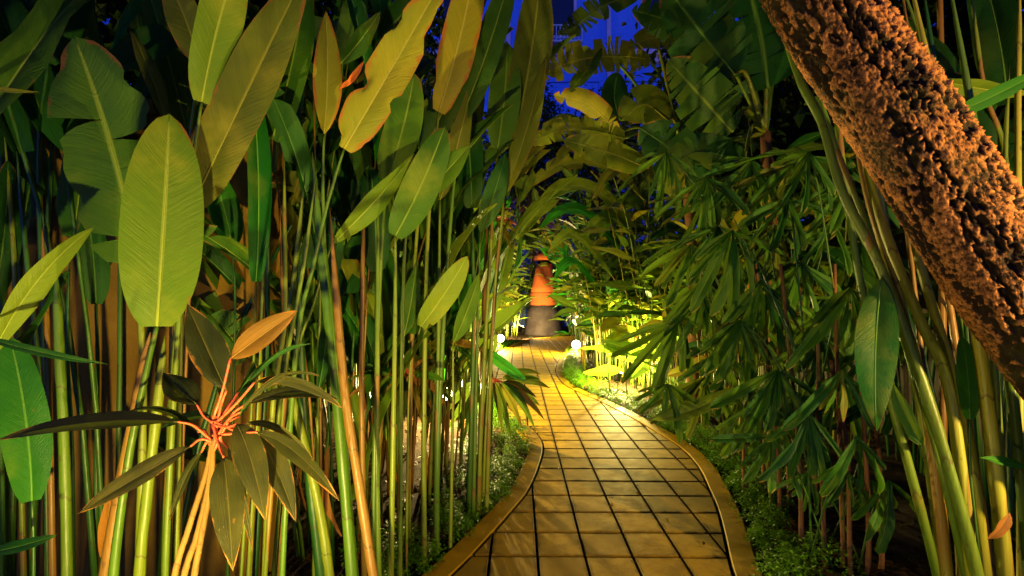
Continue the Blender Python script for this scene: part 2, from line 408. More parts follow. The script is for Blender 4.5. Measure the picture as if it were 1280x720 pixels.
# ------------------------------------------------------------------ ground and path
def cr2(P, sub=8): return [Vector((p.x, p.y, 0)) for p in spline([Vector((x, y, 0)) for x, y in P], sub)]
LEFT = [(-.95, -3), (-.9, -.5), (-.78, 1.2), (-.55, 2.3), (-.256, 3.02), (-.09, 3.44), (.084, 3.94), (.22, 4.65), (.265, 5.17), (.2, 5.65), (.07, 6.1), (-.12, 6.8), (-.35, 8), (-.58, 10), (-.68, 12), (-.53, 14.2), (-.2, 16.6), (.2, 18.6), (.95, 20.2), (2.0, 21.0), (4.0, 21.3)]
RIGHT = [(.95, -3), (1.0, -.5), (1.08, 1.2), (1.2, 2.3), (1.27, 2.71), (1.43, 3.2), (1.55, 3.575), (1.64, 3.94), (1.76, 4.5), (1.79, 5.09), (1.7, 5.7), (1.56, 6.43), (1.32, 7.4), (1.05, 8.2), (.88, 9.1), (.87, 10.4), (1.02, 11.9), (1.34, 14), (1.62, 15.7), (2.0, 17.4), (2.7, 18.6), (4.0, 19.2)]
LE, RE = cr2(LEFT), cr2(RIGHT)
def off(E, d):
    out = []
    for i, p in enumerate(E):
        t = (E[min(i + 1, len(E) - 1)] - E[max(i - 1, 0)]).normalized(); out.append(p + Vector((-t.y, t.x, 0)) * d)
    return out
def edge_x(E, y):
    for a, b in zip(E, E[1:]):
        if a.y <= y <= b.y: return a.x + (b.x - a.x) * (y - a.y) / max(b.y - a.y, 1e-6)
    return E[-1].x
KW = .15
LO, RO = off(LE, KW), off(RE, -KW)

# soil sheet, reaching far past everything
mb = MB(); gx = [-60, -30, -14] + [-8 + i * .25 for i in range(65)] + [14, 30, 60]; gy = [-30, -10] + [-4 + i * .25 for i in range(113)] + [30, 45, 90]
def soil_z(x, y):
    if not (-8 <= x <= 8 and -4 <= y <= 24): return -.05
    inside = edge_x(LO, y) - .12 < x < edge_x(RO, y) + .12 or (y > 16 and x > -.6)
    if inside: return -.05
    return .03 + .07 * noise.noise(Vector((x * 1.6, y * 1.6, 3))) + .03 * noise.noise(Vector((x * 5, y * 5, 8)))
vv = [Vector((x, y, soil_z(x, y))) for y in gy for x in gx]; nx = len(gx)
mb.add(vv, [(j * nx + i, j * nx + i + 1, (j + 1) * nx + i + 1, (j + 1) * nx + i) for j in range(len(gy) - 1) for i in range(nx - 1)])
mb.build('ground', M['soil'], kind='structure')

# path bed with dark joints, tiles on it
poly = LE + RE[::-1]
path = MB()
nseg = 120
def resample(E, n):
    L = [0]
    for a, b in zip(E, E[1:]): L.append(L[-1] + (b - a).length)
    out = []; k = 0
    for i in range(n + 1):
        t = L[-1] * i / n
        while k < len(L) - 2 and L[k + 1] < t: k += 1
        out.append(E[k].lerp(E[k + 1], (t - L[k]) / max(L[k + 1] - L[k], 1e-9)))
    return out
A, B = resample(LE, nseg), resample(RE, nseg)
path.add([p + Vector((0, 0, .012)) for p in A] + [p + Vector((0, 0, .012)) for p in B], [(i, nseg + 1 + i, nseg + 2 + i, i + 1) for i in range(nseg)])
path_o = path.build('path', M['joint'], kind='structure')
def clip(subj, x0, x1, y0, y1):
    for ax, lim, sg in ((0, x0, 1), (0, x1, -1), (1, y0, 1), (1, y1, -1)):
        out = []
        for i, p in enumerate(subj):
            q = subj[i - 1]; ip = (p[ax] - lim) * sg >= 0; iq = (q[ax] - lim) * sg >= 0
            if ip != iq:
                t = (lim - q[ax]) / (p[ax] - q[ax]); out.append((q[0] + (p[0] - q[0]) * t, q[1] + (p[1] - q[1]) * t))
            if ip: out.append(p)
        subj = out
        if not subj: return []
    return subj
def prism(poly2, z0, z1, bev=.004):
    n = len(poly2); cx = sum(p[0] for p in poly2) / n; cy_ = sum(p[1] for p in poly2) / n
    v = []
    for s_, z in ((0, z0), (0, z1 - bev), (1, z1)):
        for x, y in poly2:
            d = math.hypot(x - cx, y - cy_) or 1; k = 1 - (bev * s_) / max(d, .03); v.append(Vector((cx + (x - cx) * k, cy_ + (y - cy_) * k, z)))
    f = [tuple(range(2 * n, 3 * n))]
    for r in range(2):
        for i in range(n): f.append((r * n + i, r * n + (i + 1) % n, (r + 1) * n + (i + 1) % n, (r + 1) * n + i))
    return v, f
TS, J, JY = .3, .0090, .0135
p2 = [(p.x, p.y) for p in (off(LE, -.022) + off(RE, .022)[::-1])]
full = None; ntile = 0; rest = MB()
cells = []
for jy in range(-6, 62):
    y0 = 2.906 + jy * TS
    for ix in range(-6, 14):
        x0 = .12 + ix * TS
        cells.append((y0, x0))
for y0, x0 in cells:
    c = clip(p2, x0 + J, x0 + TS - J, y0 + JY, y0 + TS - JY)
    if len(c) < 3: continue
    q = []
    for p in c:
        if not q or math.hypot(p[0] - q[-1][0], p[1] - q[-1][1]) > .003: q.append(p)
    if len(q) > 2 and math.hypot(q[0][0] - q[-1][0], q[0][1] - q[-1][1]) < .003: q.pop()
    ar = abs(sum(q[i - 1][0] * q[i][1] - q[i][0] * q[i - 1][1] for i in range(len(q)))) / 2 if len(q) > 2 else 0
    if ar < .0012: continue
    if sum(q[i - 1][0] * q[i][1] - q[i][0] * q[i - 1][1] for i in range(len(q))) < 0: q = q[::-1]
    isfull = ar > (TS - 2 * J) * (TS - 2 * JY) * .995
    cx, cyy = x0 + TS / 2, y0 + TS / 2; dz = rnd.uniform(-.0015, .002)
    if y0 > -.2 and ntile < 298:
        if isfull:
            if full is None:
                h = TS / 2 - J; hy = TS / 2 - JY; v, f = prism([(-h, -hy), (h, -hy), (h, hy), (-h, hy)], .008, .042); full = mesh('tile', v, f, None, False); full.materials.append(M['tile'])
            o = obj('tile', full, None, path_o, loc=(cx, cyy, dz))
        else:
            v, f = prism([(a - cx, b_ - cyy) for a, b_ in q], .008, .042); o = obj('tile', mesh('tile', v, f, None, False), M['tile'], path_o, loc=(cx, cyy, dz))
        o.rotation_euler = (rnd.uniform(-.004, .004), rnd.uniform(-.004, .004), 0); ntile += 1
    else:
        v, f = prism(q, .008, .042); rest.add(v, f)
rest.build('far_tiles', M['tile'], path_o, smooth=False, kind='stuff')
# kerbs: slightly proud of the tiles, rounded top
def kerb(E, sgn):
    mb = MB(); prof = [(0, -.05), (0, .040), (.006, .045), (KW - .012, .050), (KW, .038), (KW, -.05)]
    rows = [off(E, sgn * d) for d, z in prof]; n = len(E); k = len(prof)
    v = []
    for i in range(n):
        for r, (d, z) in enumerate(prof):
            p = rows[r][i].copy(); p.z = z + .005 * noise.noise(Vector((p.x * 3, p.y * 3, 1))) + .002 * noise.noise(Vector((p.x * 17, p.y * 17, 4))); v.append(p)
    f = []
    for i in range(n - 1):
        for r in range(k - 1):
            q = (i * k + r, i * k + r + 1, (i + 1) * k + r + 1, (i + 1) * k + r); f.append(q if sgn < 0 else q[::-1])
    mb.add(v, f); o = mb.build('kerb', M['kerb'], kind='structure', smooth=False); return o
kerb(LE, 1); kerb(RE, -1)

# leaf litter and pebbles
def scatter_litter(name, label, cat, region, n, smin, smax, mat, seed):
    g = random.Random(seed); mb = MB()
    for _ in range(n):
        x, y = region(g); z = soil_z(x, y) + .008; a = g.uniform(0, 6.3); s = g.uniform(smin, smax)
        d = Vector((math.cos(a), math.sin(a), g.uniform(-.1, .35))); sd = Vector((-math.sin(a), math.cos(a), g.uniform(-.3, .3))) * s * .22
        c = Vector((x, y, z)); m = c + d * s * .5 + Vector((0, 0, s * .18)); e = c + d * s
        mb.add([c, m + sd, e, m - sd, m - Vector((0, 0, s * .1))], [(0, 4, 1), (1, 4, 2), (2, 4, 3), (3, 4, 0)], [(.5, 0), (1, .5), (.5, 1), (0, .5), (.5, .5)])
    o = mb.build(name, M[mat], kind='stuff'); tag(o, label, cat)
def reg_left(g):
    y = g.uniform(1.2, 15); return edge_x(LO, y) - .1 - abs(g.gauss(0, .8)), y
def reg_right(g):
    y = g.uniform(1.2, 15); return edge_x(RO, y) + .1 + abs(g.gauss(0, .8)), y
scatter_litter('leaf_litter', 'dry brown fallen leaves on the soil left of the path', 'leaf litter', reg_left, 2600, .03, .11, 'litter', 1)
scatter_litter('leaf_litter', 'dry brown fallen leaves on the soil right of the path', 'leaf litter', reg_right, 2600, .03, .11, 'litter', 2)

g = random.Random(77)
for k in range(16):
    y = g.uniform(2.8, 11); x = g.uniform(edge_x(LE, y) + .1, edge_x(RE, y) - .1); a = g.uniform(0, 6.3); L = g.uniform(.015, .05)
    d = Vector((math.cos(a), math.sin(a), .1)); sd_ = Vector((-math.sin(a), math.cos(a), .15)) * L * .25
    c = Vector((0, 0, 0)); me = mesh('fallen_leaf', [c, d * L * .5 + sd_ + Vector((0, 0, .006)), d * L, d * L * .5 - sd_ + Vector((0, 0, .004)), d * L * .5], [(0, 4, 1), (1, 4, 2), (2, 4, 3), (3, 4, 0)], [(.5, 0), (1, .5), (.5, 1), (0, .5), (.5, .5)])
    tag(obj('fallen_leaf', me, M['litter'], loc=(x, y, .049)), 'tiny dry leaf lying on the path tiles', 'leaf', 'fallen leaves on the path')

# ------------------------------------------------------------------ walls and building
def wall(name, label, x0, x1, y0, y1, h, mat):
    t = thing(name, label, 'wall', ((x0 + x1) / 2, (y0 + y1) / 2, 0)); o = Vector(t.location)
    mb = MB(); mb.box(x0, x1, y0, y1, -.1, h); mb.build('wall_body', M[mat], t, False, org=o)
    mb = MB(); mb.box(x0 - .04, x1 + .04, y0 - .04, y1 + .04, h + .001, h + .08); mb.build('coping', M[mat], t, False, org=o)
    return t
wall('stucco_wall', 'ochre stucco wall end behind the red-stemmed plant', -5.5, -1.48, 2.62, 2.82, 2.75, 'stucco')
wall('boundary_wall', 'dim boundary wall behind the dense plants on the left', -3.2, -3.0, 2.95, 19.0, 2.6, 'stone_wall')
wall('boundary_wall', 'dim boundary wall behind the fan palm on the right', 4.6, 4.8, .5, 17.0, 2.6, 'stone_wall')

bt = thing('hotel_building', 'tall building with blue-lit facade and pale cornice above the plants', 'building', (2, 36, 0)); bo = Vector(bt.location)
def bpart(name, mat, boxes, parent=None, org=None):
    mb = MB()
    for q in boxes: mb.box(*q)
    return mb.build(name, M[mat], parent or bt, False, org=bo)
FY = 32.0
bpart('wall', 'facade', [(-32, 30, FY, 40, -.1, 27.9)])
# cornice over the lower storeys
bpart('cornice', 'facade_trim', [(-32.3, 30.3, FY - .35, FY - .002, 18.7, 19.5)])
bpart('cornice', 'facade_trim', [(-32.4, 30.4, FY - .6, FY - .351, 19.1, 19.5)])
bpart('cornice', 'facade_trim', [(-32.4, 30.4, FY - .5, 40.4, 27.91, 28.5)])
for i in range(-4, 5):
    x = -.6 + i * 7.2
    if not -30 < x < 24: continue
    # raised surround of each lower panel
    bpart('panel_frame', 'facade', [(x + .3, x + 6.7, FY - .12, FY - .003, 17.4, 17.75), (x + .3, x + .65, FY - .12, FY - .003, 9.0, 17.399), (x + 6.35, x + 6.7, FY - .12, FY - .003, 9.0, 17.399), (x + .651, x + 6.349, FY - .12, FY - .003, 9.0, 9.35)])
    bpart('pilaster', 'facade_trim', [(x + 6.95, x + 7.25, FY - .18, FY - .003, 0, 18.69), (x + 6.95, x + 7.25, FY - .18, FY - .003, 19.51, 27.9)])
    wi = bpart('window', 'facade_trim', [(x + 2.2, x + 4.8, FY - .1, FY - .003, 20.6, 20.8), (x + 2.2, x + 4.8, FY - .1, FY - .003, 25.0, 25.2), (x + 2.2, x + 2.4, FY - .1, FY - .003, 20.801, 24.999), (x + 4.6, x + 4.8, FY - .1, FY - .003, 20.801, 24.999)])
    pn = bpart('pane', 'glass', [(x + 2.41, x + 4.59, FY - .05, FY - .003, 20.81, 24.99)], wi); 
    bal = [(x + 1.9, x + 5.1, FY - .95, FY - .89, 21.0, 21.08), (x + 1.9, x + 5.1, FY - .95, FY - .004, 19.85, 19.98)]
    for k in range(13): bal.append((x + 1.95 + k * .258, x + 2.01 + k * .258, FY - .945, FY - .895, 19.981, 20.999))
    bpart('balcony_railing', 'white_metal', bal)

# orange tower at the end of the path
TX, TY = 1.38, 24.0
tw = thing('terracotta_tower', 'orange terracotta tower with grey stone base at the path end', 'sculpture', (TX, TY, 0))
mb = MB(); mb.lathe([(1.08, -.1), (1.06, .05), (.98, .6), (.89, 1.1), (.79, 1.47)], 40); mb.build('base', M['grey_stone'], tw)
mb = MB(); mb.lathe([(.74, 1.471), (.755, 1.52), (.74, 2.1), (.735, 2.16)], 40); mb.build('band', M['terracotta_dark'], tw)
mb = MB(); mb.lathe([(.728, 2.161), (.655, 2.5), (.55, 3.0), (.46, 3.4), (.42, 3.66)], 40); mb.build('body', M['terracotta'], tw)
mb = MB(); mb.lathe([(.33, 3.661), (.33, 3.86)], 24); mb.build('neck', M['joint'], tw)
mb = MB(); mb.lathe([(.46, 3.861), (.56, 3.88), (.60, 3.95), (.56, 4.08), (.44, 4.26), (.26, 4.38), (.04, 4.42)], 32); mb.build('cap', M['terracotta'], tw)

# ------------------------------------------------------------------ lamps
def spotlight(name, pos, aim, watts, col, label, k=1.0, cone=None):
    p = Vector(pos); d = (Vector(aim) - p).normalized()
    t = thing(name, label, 'garden light', (p.x, p.y, 0), 'garden spotlights along the beds'); o = Vector(t.location)
    mb = MB(); mb.tube([Vector((p.x, p.y, -.05)), Vector((p.x, p.y, p.z - .05))], .009, 8); mb.build('stake', M['black_metal'], t, org=o)
    q = d.to_track_quat('Z', 'Y').to_matrix()
    mb = MB(); mb.lathe([(.04, -.14), (.06, -.13), (.07, -.02), (.088, .0), (.088, .012)], 18); mb.v = [q @ (v_ * k) + p for v_ in mb.v]; mb.build('housing', M['black_metal'], t, org=o)
    mb = MB(); mb.lathe([(.080, .0125), (.074, .035), (.05, .058), (.004, .068)], 18); mb.v = [q @ (v_ * k) + p for v_ in mb.v]; mb.build('lens', M['lens'], t, org=o)
    ld = bpy.data.lights.new('bulb', 'SPOT' if cone else 'POINT')
    if cone: ld.spot_size = R(cone); ld.spot_blend = .7
    ld.energy = watts; ld.color = col; ld.shadow_soft_size = .03
    lo = bpy.data.objects.new('bulb', ld); C.objects.link(lo); lo.parent = t; lo.rotation_euler = (-d).to_track_quat('Z', 'Y').to_euler(); lo.location = p + d * (.06 + .08 * k) - o
for a in LAMPS: spotlight(*a, 1.0 if 'hidden' in a[-1] else 1.6)
# the row goes on behind and beside the viewpoint, lighting the near beds
spotlight('garden_spotlight', (-.55, .35, .24), (-1.35, 2.0, 2.25), 430, WARM, 'near spotlight at the left kerb below the heliconias', 1.0, 120)
spotlight('garden_spotlight', (3.2, .30, 1.05), (1.7, 1.95, 2.0), 700, (1, .64, .20), 'near spotlight on a short post facing the leaning trunk', 1.0, 110)
spotlight('garden_spotlight', (-.85, -1.2, .45), (.5, 4.0, .1), 135, (1, .72, .2), 'near spotlight at the left kerb behind the viewpoint', 1.0, 80)

spotlight('garden_spotlight', (-.5, 1.0, .16), (1.9, 3.0, 1.35), 80, WARM, 'unseen spotlight added at the left kerb to brighten the fan palms', 1.0, 75)  # extra lamp out of view, added to brighten the right bed

# ------------------------------------------------------------------ leaning trunk, right
tt = thing('leaning_tree', 'thick leaning tree trunk with knobbly orange-brown bark at the right', 'tree', (3.35, 1.95, 0)); to = Vector(tt.location)
tp = spline([Vector((3.35, 1.95, -.1)), Vector((2.72, 1.88, .72)), at(1280, 385, 1.8), at(1135, 165, 1.78), at(1020, 0, 1.8), at(930, -150, 1.95), at(850, -330, 2.2), at(800, -480, 2.6)], 80)
n_ = 260; T_ = frames(tp); v = []; f = []; hv = []
S_ = Vector((0, 1, 0)); arc = 0
for i, (p, t) in enumerate(zip(tp, T_)):
    if i: arc += (p - tp[i - 1]).length
    S_ = (S_ - t * S_.dot(t)).normalized(); B_ = t.cross(S_)
    r0 = .200 - .06 * i / (len(tp) - 1)
    for k in range(n_):
        a = 2 * math.pi * k / n_; ca, sa = math.cos(a), math.sin(a)
        q = Vector((ca * 1.7, sa * 1.7, arc * 4.2)); q2 = Vector((ca * 15, sa * 15, arc * 66)); wq = noise.noise_vector(q2 * .5) * .7
        plate = noise.noise(q) * .5 + .5
        fiss = abs(noise.noise(Vector((ca * 2.6, sa * 2.6, arc * 2.1)) + wq * .5))
        d = noise.voronoi(q2 + wq)[0]; knob = max(0, 1 - d[0] * 1.5); knob = knob * knob * (3 - 2 * knob)
        d2 = noise.voronoi((q2 + wq) * 2.3)[0]; knob2 = max(0, 1 - d2[0] * 1.5)
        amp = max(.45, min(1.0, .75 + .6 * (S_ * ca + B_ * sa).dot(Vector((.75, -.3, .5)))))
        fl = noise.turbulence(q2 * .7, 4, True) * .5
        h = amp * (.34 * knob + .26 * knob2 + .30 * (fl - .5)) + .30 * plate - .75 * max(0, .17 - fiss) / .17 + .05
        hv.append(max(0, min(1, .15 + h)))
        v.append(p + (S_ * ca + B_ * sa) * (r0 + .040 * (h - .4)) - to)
for i in range(len(tp) - 1):
    for k in range(n_): f.append((i * n_ + k, i * n_ + (k + 1) % n_, (i + 1) * n_ + (k + 1) % n_, (i + 1) * n_ + k))
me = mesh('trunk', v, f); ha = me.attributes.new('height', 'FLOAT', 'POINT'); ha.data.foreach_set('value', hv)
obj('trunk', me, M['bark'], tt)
def crown(parent, org, c, rx, ry, rz, n, s, mat, seed, name='crown', hollow=.3):
    g = random.Random(seed); mb = MB(); cl = []
    for _ in range(max(6, n // 60)):
        while 1:
            p = Vector((g.uniform(-1, 1), g.uniform(-1, 1), g.uniform(-1, 1)))
            if hollow < p.length < 1: break
        cl.append(Vector((c[0] + p.x * rx, c[1] + p.y * ry, c[2] + p.z * rz)))
    for i in range(n):
        q = cl[i % len(cl)]; p = q + Vector((g.gauss(0, 1) * rx, g.gauss(0, 1) * ry, g.gauss(0, 1) * rz)) * .11
        d = Vector((g.uniform(-1, 1), g.uniform(-1, 1), g.uniform(-1.0, .5))).normalized(); sd = d.cross(Vector((g.uniform(-1, 1), g.uniform(-1, 1), 1))).normalized()
        L = s * g.uniform(.6, 1.3); wd = L * .24; nn = sd.cross(d) * L * .08
        mb.add([p, p + d * L * .45 + sd * wd, p + d * L - nn * 2, p + d * L * .45 - sd * wd, p + d * L * .45 + nn], [(0, 1, 4), (1, 2, 4), (2, 3, 4), (3, 0, 4)], [(.5, 0), (1, .5), (.5, 1), (0, .5), (.5, .5)])
    return mb.build(name, M[mat], parent, smooth=False, org=org), cl
top = tp[-1]
for k in range(5):
    a = k * 1.3; e = top + Vector((math.cos(a) * 1.3, math.sin(a) * 1.3 + .3, 1.2 + .3 * (k % 2)))
    mb = MB(); mb.tube(spline([top - Vector((0, 0, .1)), top.lerp(e, .5) + Vector((0, 0, .25)), e], 5), lambda t: .08 - .06 * t, 7); mb.build('limb', M['tree_bark'], tt, org=to)
crown(tt, to, top + Vector((0, .3, 1.3)), 2.0, 1.8, 1.0, 1800, .22, 'leaf_tree', 5)

# ------------------------------------------------------------------ left heroes
def px_pts(L, Y=None): return [at(p[0], p[1], p[2] if len(p) > 2 else Y) for p in L]
def to_ground(pts):
    a, b = pts[-2], pts[-1]
    if b.z > .02:
        d = b - a; d.z = min(d.z, -.15); k = b.z / -d.z
        e = b + Vector((d.x, d.y, d.z)) * k; e.z = -.03; e.x = b.x + (e.x - b.x) * .8; e.y = b.y + rnd.uniform(-.02, .08)
        pts = pts + [e]
    return pts
def hero(pl, base, tip, wpx, mat, bow=.08, roll=0, prof='paddle', fold=.32, ripple=.045, splits=0, notch=0., ctrl=None, stem=None, sw=None, smat='stem', ns=20):
    "one large leaf: base, tip as (px, py, depth); wpx its width; stem points lead from the leaf down to the ground"
    a, b = at(*base), at(*tip); mid_ = (a + b) / 2
    view = (CAM - mid_).normalized(); ax = (b - a).normalized()
    N = (Matrix.Rotation(R(roll), 3, ax) @ view)
    side = ax.cross(view).normalized()
    c = at(*ctrl) if ctrl else mid_ + view * bow * (b - a).length + side * .04 * (b - a).length
    W = wpx / F_PX * (base[2] + tip[2]) / 2 * (1.0 if wpx > 100 or prof != 'paddle' else .84) * math.hypot(1, mid_.x / mid_.y) ** -1
    seed = int(base[0] * 7 + base[1] * 3 + tip[0]) % 997
    o = pl.blade(bez(a, c, b, 12), N, W, mat, prof=prof, fold=fold, ripple=ripple, seed=seed, ns=ns, nc=4, splits=splits, notch=notch)
    if stem is not None:
        P = [a] + px_pts(stem, base[2]); P = to_ground(P)
        r = (sw or 10) / F_PX * base[2] / 2
        pl.stem(P[::-1], r, max(.0035, r * .38), smat, n=9)
    return o
def stem_px(pl, pts, wpx, mat='stem', Y=2.0, tip=.75):
    P = to_ground(px_pts(pts, Y)); r = wpx / F_PX * Y / 2 * (.84 if pts[-1][0] < 640 else 1)
    return pl.stem(P[::-1], r, r * tip, mat, n=10, point=True)

HG = 'heliconias in the left bed'
def hel(label, x, y): return Plant('heliconia', label, 'heliconia', (x, y, 0), HG)
# far left
p = hel('heliconia at the far left edge with a drooping bright leaf cut by the frame', -2.0, 1.75)
hero(p, (-12, 448, 1.6), (118, 284, 1.75), 44, 'leaf_pale', roll=25, fold=.4, prof='lance', ctrl=(40, 335, 1.6), stem=[(-20, 600), (-18, 720)], sw=7)
hero(p, (40, 626, 1.75), (12, 420, 1.8), 82, 'leaf_emerald', roll=-18, stem=[(42, 690), (40, 760)], sw=6, smat='stem_deep')
hero(p, (-10, 424, 1.5), (134, 455, 1.55), 15, 'leaf_deep', prof='slim', fold=.5)
hero(p, (-15, 690, 1.7), (72, 668, 1.65), 22, 'leaf_deep', prof='lance', fold=.4)
hero(p, (-20, 108, 1.8), (49, 115, 1.8), 9, 'leaf_olive', prof='slim', fold=.5)
stem_px(p, [(70, 330), (74, 430), (80, 560), (84, 730)], 15, 'stem', 1.85)
stem_px(p, [(88, 300), (84, 430), (90, 560), (92, 730)], 6, 'stem_deep', 1.95)
stem_px(p, [(52, 270), (60, 450), (66, 730)], 9, 'stem_dry', 2.0)
stem_px(p, [(20, 180), (34, 330), (54, 520), (60, 730)], 8, 'stem_deep', 2.1)
stem_px(p, [(5, 160), (18, 330), (24, 520), (30, 730)], 8, 'stem', 2.2)
hero(p, (60, 78, 2.3), (110, -60, 2.3), 62, 'leaf_deep', roll=20, stem=[(48, 200), (56, 460), (60, 730)], sw=9, smat='stem_deep')
hero(p, (5, 40, 2.4), (30, -120, 2.4), 60, 'leaf_deep', roll=-30, stem=[(2, 200), (4, 460), (10, 730)], sw=9, smat='stem_deep')
hero(p, (-10, 380, 2.2), (10, 200, 2.2), 60, 'leaf_deep', roll=30, stem=[(0, 500), (4, 730)], sw=9, smat='stem_deep')
# large pale paddle
p = hel('heliconia with one large pale paddle leaf in front of a torn darker leaf', -1.4, 1.9)
hero(p, (196, 408, 1.68), (212, 142, 1.72), 108, 'leaf_pale', roll=8, fold=.12, ripple=.012, stem=[(182, 470), (160, 580), (140, 740)], sw=13, ctrl=(206, 270, 1.66), ns=26)
hero(p, (170, 330, 1.95), (92, 44, 1.95), 160, 'leaf', roll=-14, fold=.15, splits=2, notch=.25, ctrl=(150, 190, 1.92), stem=[(178, 440), (178, 560), (176, 740)], sw=14, ns=26)
stem_px(p, [(188, 415), (178, 470), (152, 600), (128, 740)], 17, 'stem_dry', 1.80)
stem_px(p, [(206, 420), (198, 500), (184, 620), (174, 740)], 16, 'stem', 1.78)
stem_px(p, [(216, 420), (214, 520), (206, 740)], 12, 'stem', 2.0)
stem_px(p, [(222, 400), (222, 560), (216, 740)], 7, 'stem_deep', 2.2)
hero(p, (128, 700, 1.95), (137, 610, 1.95), 26, 'leaf_dead', prof='lance', roll=20)
hero(p, (120, 380, 2.3), (105, 250, 2.3), 50, 'leaf_deep', roll=10, stem=[(122, 480), (118, 740)], sw=8, smat='stem_deep')
# olive pair and the pale leaf at the top
p = hel('heliconia with a pale drooping leaf and dark ribbed leaf crossing at the top left', -1.25, 2.15)
hero(p, (252, 128, 1.85), (306, -70, 1.8), 74, 'leaf_pale', roll=18, stem=[(238, 230), (222, 420), (206, 740)], sw=9, ctrl=(272, 10, 1.8))
hero(p, (240, 258, 1.95), (384, -40, 1.95), 86, 'leaf_olive', roll=-20, ctrl=(300, 130, 1.85), fold=.3, stem=[(226, 340), (214, 520), (206, 740)], sw=10)
hero(p, (208, 152, 2.1), (162, 34, 2.1), 30, 'leaf_olive', prof='lance', roll=30, stem=[(216, 250), (214, 470), (210, 740)], sw=8)
hero(p, (250, 78, 2.0), (208, -30, 2.0), 62, 'leaf_olive', roll=-10, stem=[(234, 210), (226, 420), (220, 740)], sw=8)
hero(p, (290, 306, 2.3), (262, 206, 2.3), 52, 'leaf_emerald', roll=15, stem=[(294, 380), (290, 560), (284, 740)], sw=5, smat='stem_deep')
hero(p, (320, 352, 2.0), (314, 96, 2.0), 46, 'leaf_emerald', roll=35, fold=.3, stem=[(318, 430), (312, 560), (300, 740)], sw=5)
hero(p, (340, 175, 2.1), (384, -40, 2.1), 56, 'leaf', roll=25, stem=[(330, 330), (322, 520), (310, 740)], sw=8)
hero(p, (238, 185, 1.9), (250, 150, 1.88), 10, 'flower', prof='lance', fold=.4)
stem_px(p, [(282, 40), (262, 150), (240, 300), (222, 740)], 6, 'stem_dry', 2.05)
for (x0, y0, x1, m_) in ((335, 250, 318, 'stem_deep'), (355, 180, 345, 'stem'), (350, 260, 350, 'cane_brown')): stem_px(p, [(x0, y0), ((x0 + x1) / 2 + 6, 460), (x1, 740)], 9, m_, 2.2)
# yellow ragged
p = hel('heliconia with a long ragged yellow leaf and a scorched upright leaf', -.85, 2.2)
hero(p, (405, 168, 2.0), (407, 14, 2.0), 38, 'leaf_yellow', prof='lance', roll=10, stem=[(404, 250), (412, 420), (440, 740)], sw=7, smat='stem')
hero(p, (430, 186, 1.9), (556, -30, 1.9), 66, 'leaf_yellow', roll=-8, notch=.55, ripple=.05, ctrl=(478, 105, 1.85), stem=[(412, 245), (392, 330), (370, 440), (352, 740)], sw=8, ns=30)
stem_px(p, [(390, 190), (404, 330), (420, 480), (434, 640), (442, 740)], 19, 'stem', 2.0)
stem_px(p, [(412, 260), (430, 480), (448, 600), (470, 740)], 16, 'stem_dry', 1.95)
stem_px(p, [(345, 430), (372, 520), (400, 640), (414, 740)], 15, 'stem', 2.1)
stem_px(p, [(372, 300), (378, 500), (392, 640), (404, 740)], 16, 'stem_deep', 2.25)
stem_px(p, [(382, 210), (366, 360), (342, 500), (330, 740)], 9, 'stem', 2.05)
stem_px(p, [(396, 210), (380, 330), (360, 440), (344, 560), (330, 740)], 7, 'stem', 1.95)
hero(p, (432, 108, 2.05), (455, 76, 2.0), 8, 'flower', prof='lance', fold=.4)
hero(p, (438, 100, 2.05), (424, 112, 2.0), 5, 'flower', prof='lance', fold=.4)
hero(p, (425, 80, 2.4), (475, 15, 2.4), 28, 'leaf', prof='lance', roll=30, stem=[(405, 180), (398, 480), (392, 740)], sw=6)
hero(p, (398, 490, 2.0), (412, 350, 2.05), 22, 'leaf_deep', prof='lance', roll=30)
# ribbed green leaves
p = hel('heliconia with three glossy ribbed green leaves left of centre', -.62, 2.55)
hero(p, (484, 225, 2.3), (518, 92, 2.3), 56, 'leaf', roll=-12, fold=.25, stem=[(476, 330), (470, 500), (466, 740)], sw=9)
hero(p, (494, 295, 2.2), (556, 158, 2.2), 56, 'leaf', roll=10, fold=.3, stem=[(494, 380), (492, 520), (488, 740)], sw=9)
hero(p, (414, 306, 2.15), (518, 192, 2.2), 32, 'leaf_pale', prof='lance', roll=30, fold=.45, stem=[(392, 380), (366, 470), (340, 740)], sw=6)
hero(p, (520, 250, 2.4), (590, 178, 2.4), 36, 'leaf', prof='lance', roll=-30, stem=[(505, 330), (500, 740)], sw=7)
hero(p, (470, 340, 2.6), (462, 205, 2.6), 48, 'leaf_deep', roll=20, stem=[(470, 480), (472, 740)], sw=7, smat='stem_deep')
stem_px(p, [(473, 220), (472, 420), (471, 560), (474, 740)], 9, 'stem', 2.3)
stem_px(p, [(455, 240), (452, 480), (456, 740)], 10, 'stem_dry', 2.5)
